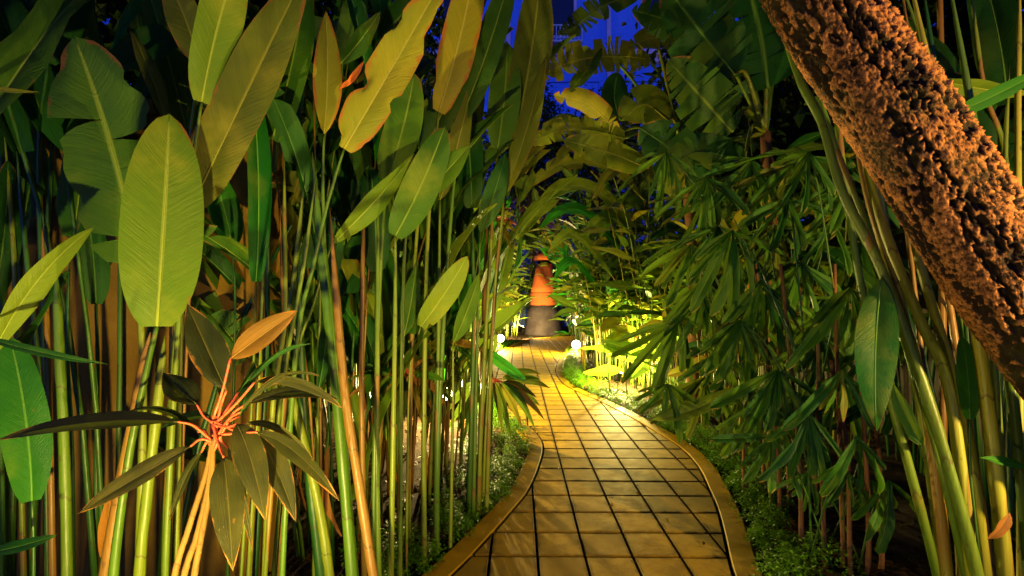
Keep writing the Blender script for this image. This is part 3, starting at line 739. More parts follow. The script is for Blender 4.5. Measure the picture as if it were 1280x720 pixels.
# yellow-green uprights
p = hel('tall heliconia with yellow-green upright leaves at the upper centre left', -.5, 3.1)
hero(p, (548, 140, 2.8), (598, -70, 2.8), 56, 'leaf_yellow', roll=15, fold=.3, notch=.2, stem=[(535, 290), (530, 520), (530, 740)], sw=8)
hero(p, (530, 190, 2.9), (592, 30, 2.9), 50, 'leaf', roll=-25, fold=.3, stem=[(518, 340), (512, 540), (508, 740)], sw=8)
hero(p, (575, 150, 3.0), (640, -40, 3.0), 46, 'leaf', roll=-18, stem=[(560, 320), (548, 540), (545, 740)], sw=8)
hero(p, (550, 250, 3.0), (590, 100, 3.0), 30, 'leaf_olive', prof='lance', roll=30, stem=[(548, 420), (544, 720)], sw=7)
hero(p, (526, 408, 2.7), (584, 320, 2.65), 38, 'leaf_pale', roll=12, prof='paddle', stem=[(512, 470), (508, 720)], sw=4)
hero(p, (505, 420, 2.8), (520, 330, 2.8), 26, 'leaf', prof='lance', roll=-20, stem=[(502, 520), (500, 720)], sw=4)
p = hel('tall heliconia with broad leaves rising beside the blue facade', -.35, 3.8)
hero(p, (622, 186, 3.5), (634, 52, 3.5), 48, 'leaf', roll=5, stem=[(612, 330), (600, 560), (596, 700)], sw=8)
hero(p, (640, 185, 3.6), (676, -40, 3.6), 62, 'leaf_olive', roll=20, fold=.3, stem=[(622, 330), (606, 560), (600, 700)], sw=8)
hero(p, (630, 245, 3.5), (682, 70, 3.5), 30, 'leaf_olive', prof='lance', roll=-25, stem=[(616, 400), (606, 700)], sw=6)
hero(p, (600, 290, 3.4), (632, 190, 3.4), 30, 'leaf_deep', prof='lance', roll=20, stem=[(596, 450), (590, 700)], sw=6)
hero(p, (590, 260, 3.5), (575, 100, 3.5), 44, 'leaf_deep', roll=-20, stem=[(592, 420), (584, 700)], sw=8, smat='stem_deep')
hero(p, (566, 430, 3.0), (600, 340, 3.1), 24, 'leaf', prof='lance', roll=30, stem=[(566, 520), (562, 720)], sw=5)
p = Plant('ginger_shoot', 'single shoot with one bright emerald leaf leaning over the path edge', 'ginger', (-.12, 4.9, 0))
hero(p, (608, 438, 4.3), (658, 476, 4.2), 17, 'leaf_emerald', prof='paddle', roll=10, fold=.3, stem=[(604, 470), (606, 600)], sw=4)
hero(p, (604, 445, 4.3), (622, 418, 4.4), 16, 'leaf_pale', prof='lance', roll=10, stem=[(602, 500), (604, 600)], sw=3)

# ------------------------------------------------------------------ cordyline in front, left
def cordyline(label, centre, Y, spec, canes, extra=0, seed=1, group=None, scale=1.0):
    c0 = at(*centre, Y); gp = to_ground(px_pts(canes[0], Y))[-1]
    pl = Plant('cordyline', label, 'cordyline', (gp.x, gp.y, 0), group); g = random.Random(seed)
    for cn in canes:
        P = [c0] + px_pts(cn, Y); P = to_ground(P); r = .0095 * scale * Y / 1.5
        Q = spline(P[::-1], 9); Q = [q - pl.base for q in Q]
        v, f, uv = tube_geo(Q, lambda t: r * (1.15 - .35 * t) * (1 + .06 * math.sin(t * 130)), 9)
        obj('cane', mesh('cane', v, f, uv), M['cane_brown'], pl.root)
    for (bx, by, tx, ty, wpx, mat, bow, roll, dy) in spec:
        base = at(bx, by, Y + dy * .4); tip = at(tx, ty, Y + dy)
        pet = pl.stem([c0 + Vector((0, .0, rnd.uniform(-.05, .08))), c0.lerp(base, .55) + Vector((0, 0, .012)), base], .0052 * scale, .0036 * scale, 'petiole_red', name='petiole', n=6)
        mid_ = (base + tip) / 2; view = (CAM - mid_).normalized(); ax = (tip - base).normalized()
        N = Matrix.Rotation(R(roll), 3, ax) @ view
        c = mid_ + Vector((0, 0, bow * (tip - base).length))
        W = wpx / F_PX * Y * .86
        pl.blade(bez(base, c, tip, 12), N, W, mat, prof='lance', fold=.35, ripple=.03, seed=int(tx) % 97, ns=16, nc=3)
    return pl
cordyline('red-stemmed cordyline with dark bronze leaves low in the left foreground', (266, 548), 1.5, [
    (222, 527, -4, 550, 30, 'leaf_cord', .10, 40, -.12), (238, 558, 97, 642, 32, 'leaf_cord', .02, 30, -.1),
    (283, 488, 234, 380, 48, 'leaf_cord', .0, 10, .0), (288, 448, 372, 388, 38, 'leaf_cord_red', .02, -20, -.05),
    (246, 505, 204, 466, 40, 'leaf_cord', -.05, 20, .05), (318, 478, 430, 512, 18, 'leaf_cord', .25, 40, -.1),
    (308, 505, 424, 500, 20, 'leaf_cord', .2, -30, .0), (322, 540, 424, 626, 24, 'leaf_cord', .2, 30, -.15),
    (296, 530, 332, 652, 40, 'leaf_cord', .25, 10, -.1), (322, 545, 370, 652, 34, 'leaf_cord', .2, -10, -.02),
    (280, 572, 291, 714, 42, 'leaf_cord', .18, 12, -.14), (300, 520, 318, 452, 26, 'leaf_deep', .0, 40, .12),
    (262, 520, 200, 535, 20, 'leaf_deep', .1, 40, .15), (290, 500, 345, 445, 16, 'leaf_cord', .1, 50, .15),
    (300, 515, 400, 470, 13, 'leaf_cord', .35, 55, -.1), (248, 540, 150, 520, 14, 'leaf_cord', .3, 50, .1), (252, 565, 210, 655, 15, 'leaf_cord', .2, 35, .1),
    (306, 530, 392, 575, 14, 'leaf_cord', .35, 40, .08), (276, 500, 262, 420, 14, 'leaf_cord', .0, 50, .1), (298, 490, 388, 430, 12, 'leaf_deep', .3, 50, .1), (285, 560, 316, 690, 16, 'leaf_cord', .2, 35, .06)],
    [[(258, 590), (236, 660), (214, 740)], [(262, 600), (246, 670), (226, 740)], [(264, 600), (250, 680), (240, 740)]])
cg = 'cordylines under the left stems'
def cord_fan(label, cx, cy_, Y, L, seed, ang=(-200, 20), n=13, mats=('leaf_cord', 'leaf_palm', 'leaf_cord_red')):
    g = random.Random(seed); spec = []
    for i in range(n):
        a = R(ang[0] + (ang[1] - ang[0]) * (i + g.random() * .8) / n); l = L * g.uniform(.7, 1.15)
        bx, by = cx + math.cos(a) * l * .25, cy_ - abs(math.sin(a)) * l * .12 - math.sin(a) * l * .12
        tx, ty = cx + math.cos(a) * l, cy_ - math.sin(a) * l * .9 + l * .15
        spec.append((bx, by, tx, ty, L * .17, g.choice(mats), g.uniform(.1, .3), g.uniform(-50, 50), g.uniform(-.25, .25)))
    return cordyline(label, (cx, cy_), Y, spec, [[(cx - 3, cy_ + 60), (cx - 6, cy_ + 140)]], seed=seed, group=cg, scale=.8)
cord_fan('narrow-leaved cordyline drooping over the ground cover at the left kerb', 612, 478, 4.6, 70, 3, (-150, 30), 16)
cord_fan('dark cordyline with fanned leaves in front of the glowing left uplight', 545, 428, 3.9, 68, 4, (-170, 170), 15)
cord_fan('rust-leaved cordyline above the left lamp beside the tall stems', 610, 272, 4.4, 46, 5, (-60, 100), 10, ('leaf_cord_red', 'flower', 'leaf_cord_red'))
cord_fan('small dark cordyline between the stems behind the red-stemmed one', 505, 470, 3.0, 64, 6, (-200, 60), 11)

# ------------------------------------------------------------------ right: canes, hanging leaves
p = Plant('cane_plant', 'clump of thick yellow-green canes under the leaning trunk', 'ginger', (2.2, 2.3, 0))
for L, wd, mt, Y in (
    ([(950, -40), (997, 93), (1027, 153), (1053, 240), (1100, 333), (1150, 470), (1190, 600), (1225, 740)], 14, 'stem', 2.05),
    ([(1000, 40), (1040, 170), (1090, 300), (1122, 400), (1170, 560), (1212, 740)], 9, 'stem', 2.15),
    ([(1010, -60), (1060, 110), (1085, 240), (1130, 400), (1160, 520), (1186, 740)], 13, 'stem_ochre', 2.2),
    ([(1040, -60), (1070, 130), (1100, 270), (1150, 400), (1187, 490), (1218, 740)], 14, 'stem_ochre', 2.1),
    ([(1060, -60), (1110, 150), (1150, 330), (1205, 520), (1236, 740)], 12, 'stem_ochre', 2.3),
    ([(1130, -60), (1185, 200), (1216, 380), (1236, 520), (1258, 740)], 17, 'stem_ochre', 2.15),
    ([(1030, -60), (1052, 200), (1085, 400), (1120, 523), (1176, 740)], 11, 'stem', 2.35),
    ([(1050, -60), (1085, 150), (1110, 300), (1140, 450), (1165, 600), (1182, 740)], 13, 'stem', 2.4),
    ([(1120, -60), (1160, 200), (1190, 400), (1215, 560), (1244, 740)], 9, 'stem_dry', 2.45),
    ([(1090, -60), (1130, 250), (1160, 500), (1192, 620), (1200, 740)], 8, 'stem_dry', 2.5),
    ([(1120, -40), (1165, 90), (1215, 230), (1240, 420), (1260, 740)], 9, 'stem', 2.5),
    ([(1150, -40), (1170, 90), (1195, 230), (1230, 740)], 7, 'stem_deep', 2.6),
    ([(1210, -40), (1230, 110), (1262, 240), (1290, 740)], 7, 'stem', 2.6),
    ([(1275, -40), (1272, 200), (1276, 740)], 9, 'stem_ochre', 2.4),
    ([(1262, 80), (1258, 260), (1285, 740)], 6, 'stem', 2.5),
    ([(1170, -40), (1176, 60), (1180, 740)], 8, 'stem_dry', 2.9),
    ([(1180, -60), (1225, 200), (1252, 380), (1272, 560), (1290, 740)], 13, 'stem', 2.3)):
    stem_px(p, L, wd, mt, Y, .62)
hero(p, (1102, 348, 2.0), (1096, 538, 1.95), 56, 'leaf_emerald', roll=-12, prof='lance', fold=.25)
hero(p, (1192, 142, 2.3), (1320, 78, 2.2), 30, 'leaf_emerald', roll=15, prof='slim', fold=.3)
hero(p, (1172, 100, 2.5), (1290, 118, 2.45), 34, 'leaf_pale', roll=30, prof='lance', fold=.3)
hero(p, (1212, 524, 2.2), (1202, 420, 2.2), 34, 'leaf_emerald', roll=10, stem=[(1214, 600), (1228, 740)], sw=4, smat='stem_deep')
hero(p, (1285, 585, 2.1), (1225, 572, 2.05), 16, 'leaf_emerald', roll=20, prof='lance')
hero(p, (1115, 478, 2.1), (1152, 556, 2.05), 26, 'leaf_palm', roll=20, prof='strap', fold=.3)
hero(p, (1240, 250, 2.7), (1190, 90, 2.7), 70, 'leaf_deep', roll=10, stem=[(1245, 400), (1250, 740)], sw=7, smat='stem_deep')
hero(p, (1260, 130, 2.8), (1220, -60, 2.8), 80, 'leaf_deep', roll=-20)
hero(p, (1300, 520, 2.5), (1250, 360, 2.5), 60, 'leaf_deep', roll=10)
p.leaf('lance', at(1262, 640, 2.0), Vector((-.3, 0, -.8)), Vector((0, -1, .2)), .16, .05, 'leaf_dead')
# lone lit leaf over the right kerb
p = Plant('ginger_shoot', 'low shoot with one long pale leaf reaching over the right kerb', 'ginger', (1.9, 3.9, 0))
hero(p, (925, 482, 3.5), (812, 524, 3.45), 26, 'leaf_pale', roll=35, prof='lance', fold=.3, ctrl=(868, 520, 3.4), stem=[(950, 520), (965, 640)], sw=5)
hero(p, (960, 480, 3.6), (1010, 440, 3.6), 22, 'leaf_palm', roll=30, prof='lance')

# fan palms
def fanpalm(label, fans, cane_x, Y0, seed, group='fan palms in the right bed'):
    g = random.Random(seed); gb = at(cane_x, 700, Y0); pl = Plant('fan_palm', label, 'palm', (gb.x, gb.y, 0), group)
    for k in range(3):
        x = cane_x + (k - 1) * 26 + g.uniform(-8, 8); P = to_ground(px_pts([(x - g.uniform(-20, 30), 330 + 60 * k), (x, 560), (x + 4, 700)], Y0 + g.uniform(-.1, .2)))
        pl.stem(P[::-1], .015, .011, 'palm_cane', name='cane', n=8)
    for (cx, cy_, Y, a0, a1, n, L) in fans:
        c = at(cx, cy_, Y); root = at(cane_x + g.uniform(-30, 20), cy_ + 170, Y0)
        pet = pl.stem([root, root.lerp(c, .6) + Vector((0, 0, .12)), c], .006, .004, 'stem_deep', name='fan_leaf', n=6)
        L *= g.uniform(.72, 1.08); old = g.random() < .22
        for i in range(n):
            a = R(a0 + (a1 - a0) * (i + g.uniform(-.1, 1.1)) / n); l = L * g.uniform(.6, 1.25) / F_PX * Y
            dy = g.uniform(-.7, .3)
            d = (Vector((math.cos(a), 0, math.sin(a))) + Vector((0, dy, g.uniform(-.45, .1)))).normalized()
            Nn = (Vector((0, -1, .55)) + Vector((g.uniform(-.5, .5), 0, g.uniform(-.3, .3)))).normalized()
            pl.leaf('strap', c, d, Nn, l, l * g.uniform(.09, .16), ('leaf_olive' if old and g.random() < .6 else 'leaf_deep' if g.random() < .25 else 'leaf_palm'), g, 'leaflet', pet)
    return pl
fanpalm('fan palm with long drooping fingers at the right of the path', [
    (915, 288, 3.0, 195, 300, 8, 95), (972, 462, 2.8, 200, 330, 10, 100), (1062, 360, 2.4, 195, 345, 8, 108), (1052, 462, 2.4, 225, 300, 6, 112),
    (985, 250, 2.9, 180, 360, 9, 80), (1070, 545, 2.3, 215, 330, 6, 90), (1010, 190, 2.7, 150, 330, 8, 80), (925, 400, 3.1, 200, 320, 8, 90),
    (1010, 515, 2.5, 215, 315, 8, 95), (965, 545, 2.7, 170, 300, 7, 75), (950, 350, 3.0, 210, 330, 8, 100)], 1030, 2.8, 1)
fanpalm('fan palm half hidden in shade behind the drooping one', [
    (880, 250, 3.6, 170, 330, 9, 85), (940, 200, 3.5, 160, 340, 9, 90), (1040, 280, 3.2, 190, 340, 8, 90), (900, 440, 3.6, 200, 340, 9, 85),
    (1000, 330, 3.3, 200, 340, 9, 95), (1060, 230, 3.2, 170, 330, 9, 85), (1030, 420, 3.1, 190, 330, 9, 95), (880, 350, 3.7, 190, 330, 9, 80),
    (950, 500, 3.3, 190, 350, 8, 80), (1090, 430, 3.0, 200, 330, 8, 90), (850, 300, 3.9, 180, 330, 8, 70), (1090, 600, 2.9, 200, 330, 7, 80)], 990, 3.5, 2)
gq = random.Random(31)
fanpalm('densest fan palm at the back of the right bed in deep shade', [(850 + 42 * (k % 6) + gq.uniform(-18, 18), 210 + 88 * (k // 6) + gq.uniform(-25, 25), 3.5 + gq.uniform(-.2, .6), gq.uniform(165, 205), gq.uniform(320, 355), 10, gq.uniform(75, 100)) for k in range(24)], 960, 3.9, 4)
fanpalm('low fan palm among the canes at the bottom right', [
    (1110, 600, 2.6, 200, 330, 6, 70), (1060, 590, 2.7, 190, 330, 7, 70), (1010, 590, 2.9, 190, 330, 7, 60), (1120, 480, 2.8, 200, 320, 7, 90)], 1080, 2.8, 3)

# ------------------------------------------------------------------ banana plants upper right
def banana(label, gx, gy, leaves, stems=True):
    pl = Plant('banana_plant', label, 'banana', (gx, gy, 0), 'bananas behind the right bed')
    h = 3.6
    pl.stem([Vector((gx, gy, -.05)), Vector((gx + .05, gy, h * .5)), Vector((gx - .05, gy, h))], .10, .06, 'palm_cane', name='trunk', n=12)
    topc = Vector((gx - .05, gy, h))
    for (pts, wpx, mat, splits, roll) in leaves:
        P = [at(*q) for q in pts]; P = spline(P, 6)
        mid_ = P[len(P) // 2]; view = (CAM - mid_).normalized(); ax = (P[-1] - P[0]).normalized()
        N = Matrix.Rotation(R(roll), 3, ax) @ view
        W = wpx / F_PX * pts[0][2]
        pl.blade(P, N, W, mat, prof='paddle', fold=.15, ripple=.03, seed=int(pts[0][0]) % 91, ns=30, nc=4, splits=splits)
        pl.stem([topc, topc.lerp(P[0], .6) + Vector((0, 0, .25)), P[0]], .03, .014, 'stem', name='petiole', n=7)
    return pl
banana('banana plant with torn arching leaves against the blue facade', 2.5, 6.6, [
    ([(812, 74, 6.4), (770, 70, 6.2), (720, 76, 6.0), (664, 98, 5.8)], 40, 'leaf_banana', 22, 25),
    ([(855, 52, 6.4), (822, 46, 6.2), (785, 58, 6.0)], 30, 'leaf_banana', 10, 20),
    ([(800, -10, 6.6), (752, 8, 6.4), (728, 26, 6.2), (698, 44, 6.0)], 30, 'leaf', 14, 20),
    ([(782, 172, 6.0), (735, 162, 5.8), (690, 166, 5.6), (636, 192, 5.4)], 30, 'leaf_banana', 16, 25),
    ([(745, 60, 6.2), (735, 85, 6.0), (712, 115, 5.9)], 26, 'leaf', 1, 30),
    ([(772, 165, 6.2), (735, 130, 6.0), (692, 118, 6.0)], 28, 'leaf_yellow', 5, -20),
    ([(835, 150, 6.0), (805, 130, 5.8), (778, 150, 5.7)], 46, 'leaf_banana', 1, 10),
    ([(810, 210, 5.8), (760, 190, 5.6), (704, 175, 5.5)], 34, 'leaf_banana', 4, 10),
    ([(775, 150, 6.8), (768, 120, 6.8), (772, 90, 6.8)], 34, 'leaf_deep', 0, 10)])
banana('banana plant with dark broad leaves at the upper right', 2.9, 5.2, [
    ([(918, 92, 4.9), (880, 45, 4.8), (830, -20, 4.7)], 80, 'leaf_deep', 8, 25),
    ([(915, 165, 4.8), (880, 125, 4.7), (835, 75, 4.6)], 64, 'leaf', 12, 20),
    ([(880, 60, 5.2), (845, 30, 5.1), (790, 12, 5.0)], 44, 'leaf_deep', 10, 20),
    ([(960, 110, 5.0), (950, 40, 5.0), (925, -60, 5.0)], 100, 'leaf_deep', 6, 0),
    ([(930, 200, 4.8), (870, 190, 4.7), (830, 215, 4.6)], 44, 'leaf_deep', 6, 10),
    ([(900, 0, 5.3), (860, -30, 5.3), (800, -50, 5.3)], 70, 'leaf_deep', 9, 10),
    ([(980, 60, 5.3), (1010, 20, 5.3), (1050, -40, 5.3)], 90, 'leaf_deep', 6, 10),
    ([(860, 240, 5.4), (840, 190, 5.3), (800, 160, 5.2)], 60, 'leaf_deep', 4, 10),
    ([(838, 245, 5.0), (842, 220, 5.0), (848, 195, 5.0)], 34, 'leaf_yellow', 1, 20)])

pa = Plant('arching_heliconia', 'heliconia with long arching leaves closing over the path from the right', 'heliconia', (2.35, 8.9, 0))
for k, (pts, wd, mt) in enumerate([
        ([(812, 215), (770, 180), (722, 182), (684, 212)], 26, 'leaf_banana'), ([(805, 250), (758, 208), (700, 206), (652, 240)], 28, 'leaf_yellow'),
        ([(795, 285), (750, 240), (706, 232), (668, 256)], 24, 'leaf_pale'), ([(778, 318), (738, 270), (704, 262), (674, 286)], 22, 'leaf_emerald'),
        ([(765, 345), (730, 300), (706, 294), (684, 318)], 18, 'leaf_pale'), ([(830, 240), (800, 205), (765, 215), (740, 250)], 26, 'leaf_banana'),
        ([(800, 330), (778, 280), (750, 275), (722, 305)], 22, 'leaf_far'), ([(825, 300), (795, 255), (768, 262), (748, 300)], 24, 'leaf'),
        ([(760, 200), (730, 160), (700, 150), (672, 168)], 22, 'leaf'), ([(748, 362), (722, 330), (706, 330), (692, 350)], 16, 'leaf_emerald')]):
    Yk = 8.3 + .25 * (k % 4); P = spline([at(x_, y_, Yk - .12 * i_) for i_, (x_, y_) in enumerate(pts)], 5)
    N = (Vector((.1, -.75, .65)) + Vector((rnd.uniform(-.3, .3), 0, rnd.uniform(-.2, .2)))).normalized()
    pa.blade(P, N, wd / F_PX * Yk, mt, prof='lance', fold=.35, ripple=.05, seed=k + 5, ns=18, nc=3, splits=(4 if k in (0, 1, 5) else 0))
    g0 = Vector((2.35 + rnd.uniform(-.3, .3), 8.9 + rnd.uniform(-.3, .3), -.03)); pa.stem([g0, g0.lerp(P[0], .6) + Vector((.1, 0, .3)), P[0]], .018, .008, 'stem')

# ------------------------------------------------------------------ filler plants, grown at random through the beds
def heliconia_clump(x, y, hmin, hmax, n, seed, label, group, mats, smats, spread=.28, lw=(.11, .19), ll=(.75, 1.35), joined=False, lean=.34, prof='paddle', name='heliconia', cat='heliconia', twoleaf=.5, r=.016, husk=0):
    g = random.Random(seed); pl = Plant(name, label, cat, (x, y, 0), group, joined)
    for _ in range(n):
        a = g.uniform(0, 6.28); q = spread * math.sqrt(g.random()); b = Vector((x + q * math.cos(a), y + q * math.sin(a), -.03))
        h = g.uniform(hmin, hmax); ln = Vector((math.cos(a), math.sin(a), 0)) * h * g.uniform(.02, lean)
        top_ = b + ln + Vector((0, 0, h)); m_ = b + ln * .3 + Vector((0, 0, h * .5))
        rr = r * g.uniform(.7, 1.35)
        pl.stem([b, m_, top_], rr, rr * .42, g.choice(smats), n=6, sub=3)
        up = (top_ - m_).normalized()
        for q_ in range(1 + int(twoleaf) + (g.random() < twoleaf % 1)):
            a2 = g.uniform(0, 6.28); out = Vector((math.cos(a2), math.sin(a2), 0))
            d = (up * g.uniform(.9, 1.6) + out * g.uniform(.1, .75)).normalized() if prof == 'paddle' else (up * g.uniform(-.2, .7) + out).normalized()
            bs = top_ if q_ == 0 else m_.lerp(top_, g.uniform(-.05 if prof == 'lance' else -.3, .9))
            L = g.uniform(*ll); nr = (-out * .5 + Vector((g.uniform(-.4, .4), -.6, .7))).normalized()
            pl.leaf(prof, bs, d, nr, L, L * g.uniform(*lw) / .5 * .55, g.choice(mats), g)
        if husk and g.random() < husk:
            a2 = g.uniform(0, 6.28); q_ = b.lerp(m_, g.uniform(.35, 1.0)); out = Vector((math.cos(a2), math.sin(a2), 0))
            pl.leaf('lance', q_, (out * g.uniform(.15, .5) + Vector((0, 0, g.choice((-1, -1, .8))))).normalized(), out + Vector((0, 0, .3)), g.uniform(.25, .6), g.uniform(.025, .06), 'leaf_dead', g, 'dead_leaf')
    pl.finish(); return pl
LM = ('leaf', 'leaf', 'leaf_deep', 'leaf_pale', 'leaf_olive', 'leaf_deep', 'leaf_emerald')
SM = ('stem', 'stem', 'stem_deep', 'stem_dry')
sd = 100
ORD = ('nearest', 'second nearest', 'third nearest', 'fourth nearest', 'fifth nearest', 'sixth nearest', 'seventh nearest', 'eighth nearest', 'ninth nearest', 'tenth nearest')
def rows(spec, split, near, far, fmt):
    "a label for each clump: which row it stands in and its turn from the front"
    lab = {}
    for side, test in ((near, lambda x: abs(x) < split), (far, lambda x: abs(x) >= split)):
        for k, q in enumerate(sorted((q for q in spec if test(q[0])), key=lambda q: q[1])): lab[q] = fmt % (ORD[min(k, 9)], side)
    return lab
spec = [(-1.15, 3.0, 1.0, 3.1, 17), (-1.75, 3.5, 1.4, 3.4, 12), (-.95, 3.6, 1.0, 3.2, 16), (-1.5, 4.3, 1.4, 3.8, 13), (-.8, 4.4, 1.0, 3.3, 10), (-2.3, 4.2, 2.4, 3.8, 9),
    (-1.35, 5.1, 2.2, 3.8, 9), (-.7, 5.4, 1.6, 3.0, 5), (-1.9, 5.4, 2.6, 4.2, 10), (-.98, 7.3, 2.2, 3.8, 12), (-1.7, 7.6, 2.6, 4.4, 11), (-2.5, 6.6, 2.8, 4.6, 10),
    (-1.2, 8.8, 2.2, 3.8, 12), (-1.6, 9.6, 2.6, 4.4, 12)]
lab = rows(spec, 1.3, 'kerb-side row', 'wall-side row', '%s tall green heliconia in the %s of the crowded left bed')
for i, q in enumerate(spec):
    heliconia_clump(*q[:5], sd + i, lab[q], 'crowded heliconias deep in the left bed', LM, SM, twoleaf=1.8, husk=.5, r=.0125)
for i, (x, y, h0, h1, n) in enumerate([(-2.0, 2.3, 2.3, 3.2, 6), (-2.6, 2.35, 2.2, 3.4, 6)]):
    heliconia_clump(x, y, h0, h1, n, sd + 47 + i, ('dark-leaved heliconia against the stucco wall at the upper left', 'dark-leaved heliconia filling the top left corner')[i], HG, ('leaf_deep', 'leaf_deep', 'leaf'), ('stem_deep',), spread=.2)
spec = [(-1.25, 11.2), (-1.3, 12.8), (-1.3, 14.6), (-1.15, 16.6), (-2.0, 12), (-2.1, 14.5), (-.9, 18.6), (-1.7, 17.5), (-.5, 20.6)]
lab = rows(spec, 1.6, 'kerb-side row', 'wall-side row', '%s leafy ginger in the %s of the far left bed by the lamp')
for i, q in enumerate(spec):
    heliconia_clump(*q, 1.4, 4.2, 24, sd + 60 + i, lab[q], 'far left gingers', ('leaf_far', 'leaf_far', 'leaf', 'leaf_yellow'), ('stem',), spread=.5, ll=(.45, .8), joined=True, prof='lance', name='ginger', cat='ginger', twoleaf=4.0, r=.01)
# right: backlit gingers
spec = [(2.0, 9.6, 1.4, 3.2, 18), (2.45, 10.0, 1.8, 3.6, 16), (2.8, 9.2, 2.0, 3.8, 16), (1.95, 7.9, .8, 2.4, 7), (2.5, 8.2, 1.8, 3.4, 14), (3.0, 7.8, 2.0, 3.8, 13),
    (2.6, 6.9, 1.8, 3.2, 13), (3.2, 6.4, 2.0, 3.8, 12), (1.95, 11.0, 1.6, 3.6, 16), (2.5, 11.4, 2.0, 4.2, 14), (2.5, 5.7, 1.4, 3.0, 11), (3.3, 5.0, 2.0, 3.8, 11)]
lab = rows(spec, 2.55, 'kerb-side row', 'back row', '%s thin-stemmed ginger in the %s of the backlit clump on the right')
for i, q in enumerate(spec):
    heliconia_clump(*q, sd + 80 + i, lab[q], 'backlit gingers right of the path', ('leaf_far', 'leaf', 'leaf_far', 'leaf_deep', 'leaf_yellow'), ('stem', 'stem_ochre', 'stem'), spread=.42, ll=(.45, .95), lw=(.18, .3), prof='lance', name='ginger', cat='ginger', husk=.2, twoleaf=4.2, r=.011, lean=.22)
spec = [(2.25, 12.6), (2.3, 15.2), (2.75, 13.4), (2.7, 16.6), (3.4, 14.6), (3.4, 11.6), (3.6, 18), (4.0, 9.5), (4.0, 7.0)]
lab = rows(spec, 3.0, 'kerb-side row', 'back row', '%s leafy ginger in the %s of the far right bed')
for i, q in enumerate(spec):
    heliconia_clump(*q, 1.0, 4.6, 26, sd + 110 + i, lab[q], 'far right gingers', ('leaf_far', 'leaf_far', 'leaf', 'leaf_emerald'), ('stem',), spread=.55, ll=(.45, .9), joined=True, prof='lance', name='ginger', cat='ginger', twoleaf=4.0, r=.01)
for i, (x, y, h0, h1, n, lb) in enumerate([(2.25, 13.2, 2.4, 4.8, 11, 'heliconia arching over the path from behind the right lamp'), (2.3, 15.8, 3.0, 5.6, 11, 'tall heliconia at the far right closing the tunnel'),
        (-1.0, 16.2, 2.4, 5.0, 10, 'tall heliconia at the far left closing the tunnel'), (2.1, 10.6, 2.6, 4.4, 10, 'yellow-leaved heliconia rising from the backlit clump')]):
    heliconia_clump(x, y, h0, h1, n, sd + 170 + i, lb, 'heliconias closing the tunnel', ('leaf_far', 'leaf', 'leaf_yellow', 'leaf_emerald'), ('stem',), spread=.35, twoleaf=2.0, lean=.4)
for i, (x, y, lb) in enumerate([(-.45, 24.6, 'leafy ginger left of the orange tower'), (3.2, 24.4, 'leafy ginger right of the orange tower'), (.5, 26.3, 'tall ginger behind the orange tower on its left'), (2.4, 26.3, 'tall ginger behind the orange tower on its right')]):
    heliconia_clump(x, y, 1.5, 5.5, 34, sd + 190 + i, lb, 'gingers round the tower', ('leaf_far', 'leaf', 'leaf_deep'), ('stem',), spread=.8, ll=(.6, 1.1), joined=True, prof='lance', name='ginger', cat='ginger', twoleaf=6.0, r=.012)
spec = [(3.6, 3.6, 2.6), (3.9, 4.6, 3.0), (3.2, 3.1, 2.2), (4.1, 2.8, 3.0)]
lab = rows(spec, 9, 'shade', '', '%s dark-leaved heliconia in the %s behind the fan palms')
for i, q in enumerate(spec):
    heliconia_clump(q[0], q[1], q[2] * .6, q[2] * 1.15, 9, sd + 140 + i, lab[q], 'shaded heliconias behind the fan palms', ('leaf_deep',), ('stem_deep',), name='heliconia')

# ------------------------------------------------------------------ low ground cover along the kerbs
def cover(label, E, sgn, y0, y1, wid, n, seed, hh=.13, smin=.014, smax=.026):
    g = random.Random(seed); mb = MB(); mounds = []
    yy = y0
    while yy < y1:
        for _ in range(3):
            y = yy + g.uniform(-.1, .1); x = edge_x(E, y) + sgn * (.02 + abs(g.gauss(.12, wid * .5)))
            mounds.append((x, y, g.uniform(.06, .15), g.uniform(.5, 1.2) * hh))
        yy += .11
    for _ in range(n):
        x, y, r_, h = g.choice(mounds); a = g.uniform(0, 6.28); q = math.sqrt(g.random())
        px_, py_ = x + math.cos(a) * q * r_, y + math.sin(a) * q * r_
        z = max(soil_z(px_, py_), .0) + h * math.sqrt(max(0, 1 - q * q)) * g.uniform(.5, 1.15) + .01
        p = Vector((px_, py_, z)); a = g.uniform(0, 6.28); d = Vector((math.cos(a), math.sin(a), g.uniform(-.2, .9))).normalized()
        s = d.cross(Vector((g.uniform(-.5, .5), g.uniform(-.5, .5), 1))).normalized(); L = g.uniform(smin, smax)
        mb.add([p, p + d * L * .5 + s * L * .32, p + d * L, p + d * L * .5 - s * L * .32], [(0, 1, 2, 3)], [(.5, 0), (1, .5), (.5, 1), (0, .5)])
    o = mb.build('ground_cover', M['leaf_small'], kind='stuff', smooth=False); tag(o, label, 'ground cover'); return o
cover('small-leaved green ground cover along the left kerb', LO, -1, 2.3, 8.5, .42, 34000, 1, .17)
cover('small-leaved ground cover along the near right kerb in shade', RO, 1, 2.2, 6.2, .3, 20000, 2, .16)
cover('bright clipped ground cover along the far right kerb by the lamps', RO, 1, 6.2, 16, .45, 26000, 3, .16, .016, .03)
cover('low hedge of ground cover round the far left bend', LO, -1, 8.5, 20, .3, 12000, 4, .2, .02, .04)

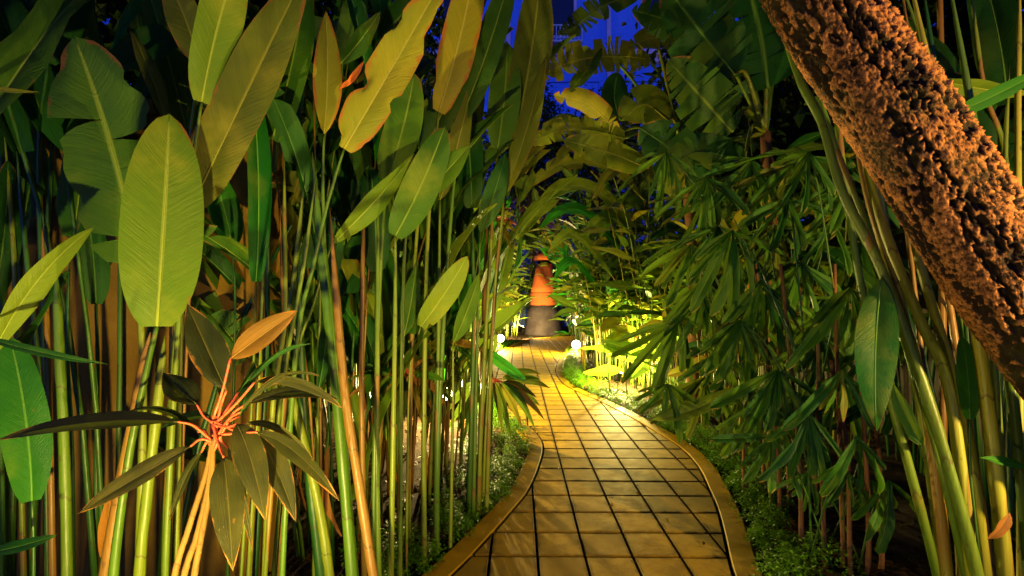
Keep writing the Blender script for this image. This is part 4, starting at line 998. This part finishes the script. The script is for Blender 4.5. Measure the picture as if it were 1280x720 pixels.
# ------------------------------------------------------------------ dark trees behind
def tree(label, x, y, h, rx, rz, n, s, seed, group='dark trees behind the beds', mat='leaf_tree'):
    t = thing('tree', label, 'tree', (x, y, 0), group); o = Vector(t.location); g = random.Random(seed)
    mb = MB(); mb.tube(spline([Vector((x, y, -.1)), Vector((x + .1, y, h * .35)), Vector((x - .1, y, h * .7))], 5), lambda q: .22 - .13 * q, 9); mb.build('trunk', M['tree_bark'], t, org=o)
    cr, cl = crown(t, o, (x, y, h * .72), rx, rx * .8, rz, n, s, mat, seed, hollow=.1)
    for c in cl[::max(1, len(cl) // 9)]:
        mb = MB(); a = Vector((x, y, h * .45)); mb.tube(spline([a, a.lerp(c, .5) + Vector((0, 0, .3)), c], 4), lambda q: .07 - .06 * q, 6); mb.build('limb', M['tree_bark'], t, org=o)
    return t
tree('dark tree filling the sky above the left bed', -4.8, 9, 8.5, 3.3, 3.4, 9000, .3, 1)
tree('dark tree at the far left behind the stucco wall', -6.5, 5.5, 7.5, 3.2, 3.2, 8000, .3, 2)
tree('dark tree rising behind the left heliconias toward the building', -4.6, 15, 10.5, 3.6, 4.5, 8000, .34, 3)
tree('dark tree above the fan palms on the right', 5.6, 8.5, 8.0, 3.0, 3.6, 9000, .3, 4)
tree('dark tree at the right behind the leaning trunk', 6.8, 5, 7.0, 3.2, 3.3, 8000, .3, 5)
tree('dark tree far right of the tower', 7.5, 16, 10.0, 4.0, 4.5, 8000, .36, 6)
tree('small dark fine-leaved tree above the orange tower', .8, 27.5, 15.0, 2.2, 4.6, 10000, .28, 7)
tree('dark tree hiding the lower facade right of the tower', 5.0, 27, 13.0, 3.0, 4.4, 9000, .3, 8)
tree('dark tree hiding the lower facade left of the tower', -3.8, 25, 12.0, 2.6, 4.4, 8000, .28, 9)
# unseen trees added above the picture, their crowns block sky light from the beds
CG = 'added trees keeping sky light off the garden'
tree('unseen sky-blocking tree over the near left bed', -4.2, 1.0, 10.0, 3.9, 1.7, 5000, .5, 21, CG)
tree('unseen sky-blocking tree over the near right bed', 5.2, .6, 10.0, 4.3, 1.7, 5000, .5, 22, CG)
tree('unseen sky-blocking tree over the middle left bed', -4.0, 7.2, 14.0, 3.7, 1.8, 5000, .5, 23, CG)
tree('unseen sky-blocking tree over the middle right bed', 5.2, 7.4, 14.0, 3.9, 1.8, 5000, .5, 24, CG)
tree('unseen sky-blocking tree behind the viewpoint', .5, -5.5, 10.0, 4.5, 1.8, 5000, .5, 25, CG)
# bare twiggy shrub over the tower
t = thing('twiggy_shrub', 'tangled bare twigs hanging above the orange tower', 'shrub', (.95, 22.6, 0)); o = Vector(t.location); g = random.Random(12)
mb = MB(); mb.tube([Vector((.6, 26.2, -.1)), Vector((.65, 26.2, 2.5)), Vector((.8, 25.4, 5.0)), Vector((1.0, 23.4, 6.2))], lambda q: .08 - .05 * q, 8); mb.build('trunk', M['tree_bark'], t, org=o)
mb = MB()
for _ in range(320):
    a = Vector((g.gauss(1.0, .7), g.gauss(22.6, .4), g.gauss(6.1, .9))); d = Vector((g.uniform(-1, 1), g.uniform(-.6, .6), g.uniform(-1, .7))).normalized(); e = a + d * g.uniform(.4, 1.1)
    mb.tube([a, a.lerp(e, .5) + Vector((g.uniform(-.1, .1), 0, g.uniform(-.1, .15))), e], lambda q: .014 - .009 * q, 4)
mb.build('twigs', M['cane_brown'], t, org=o, kind='stuff')
crown(t, o, (1.2, 21.6, 4.75), 1.5, .5, .75, 2000, .2, 'leaf_far', 44, name='foliage', hollow=0)
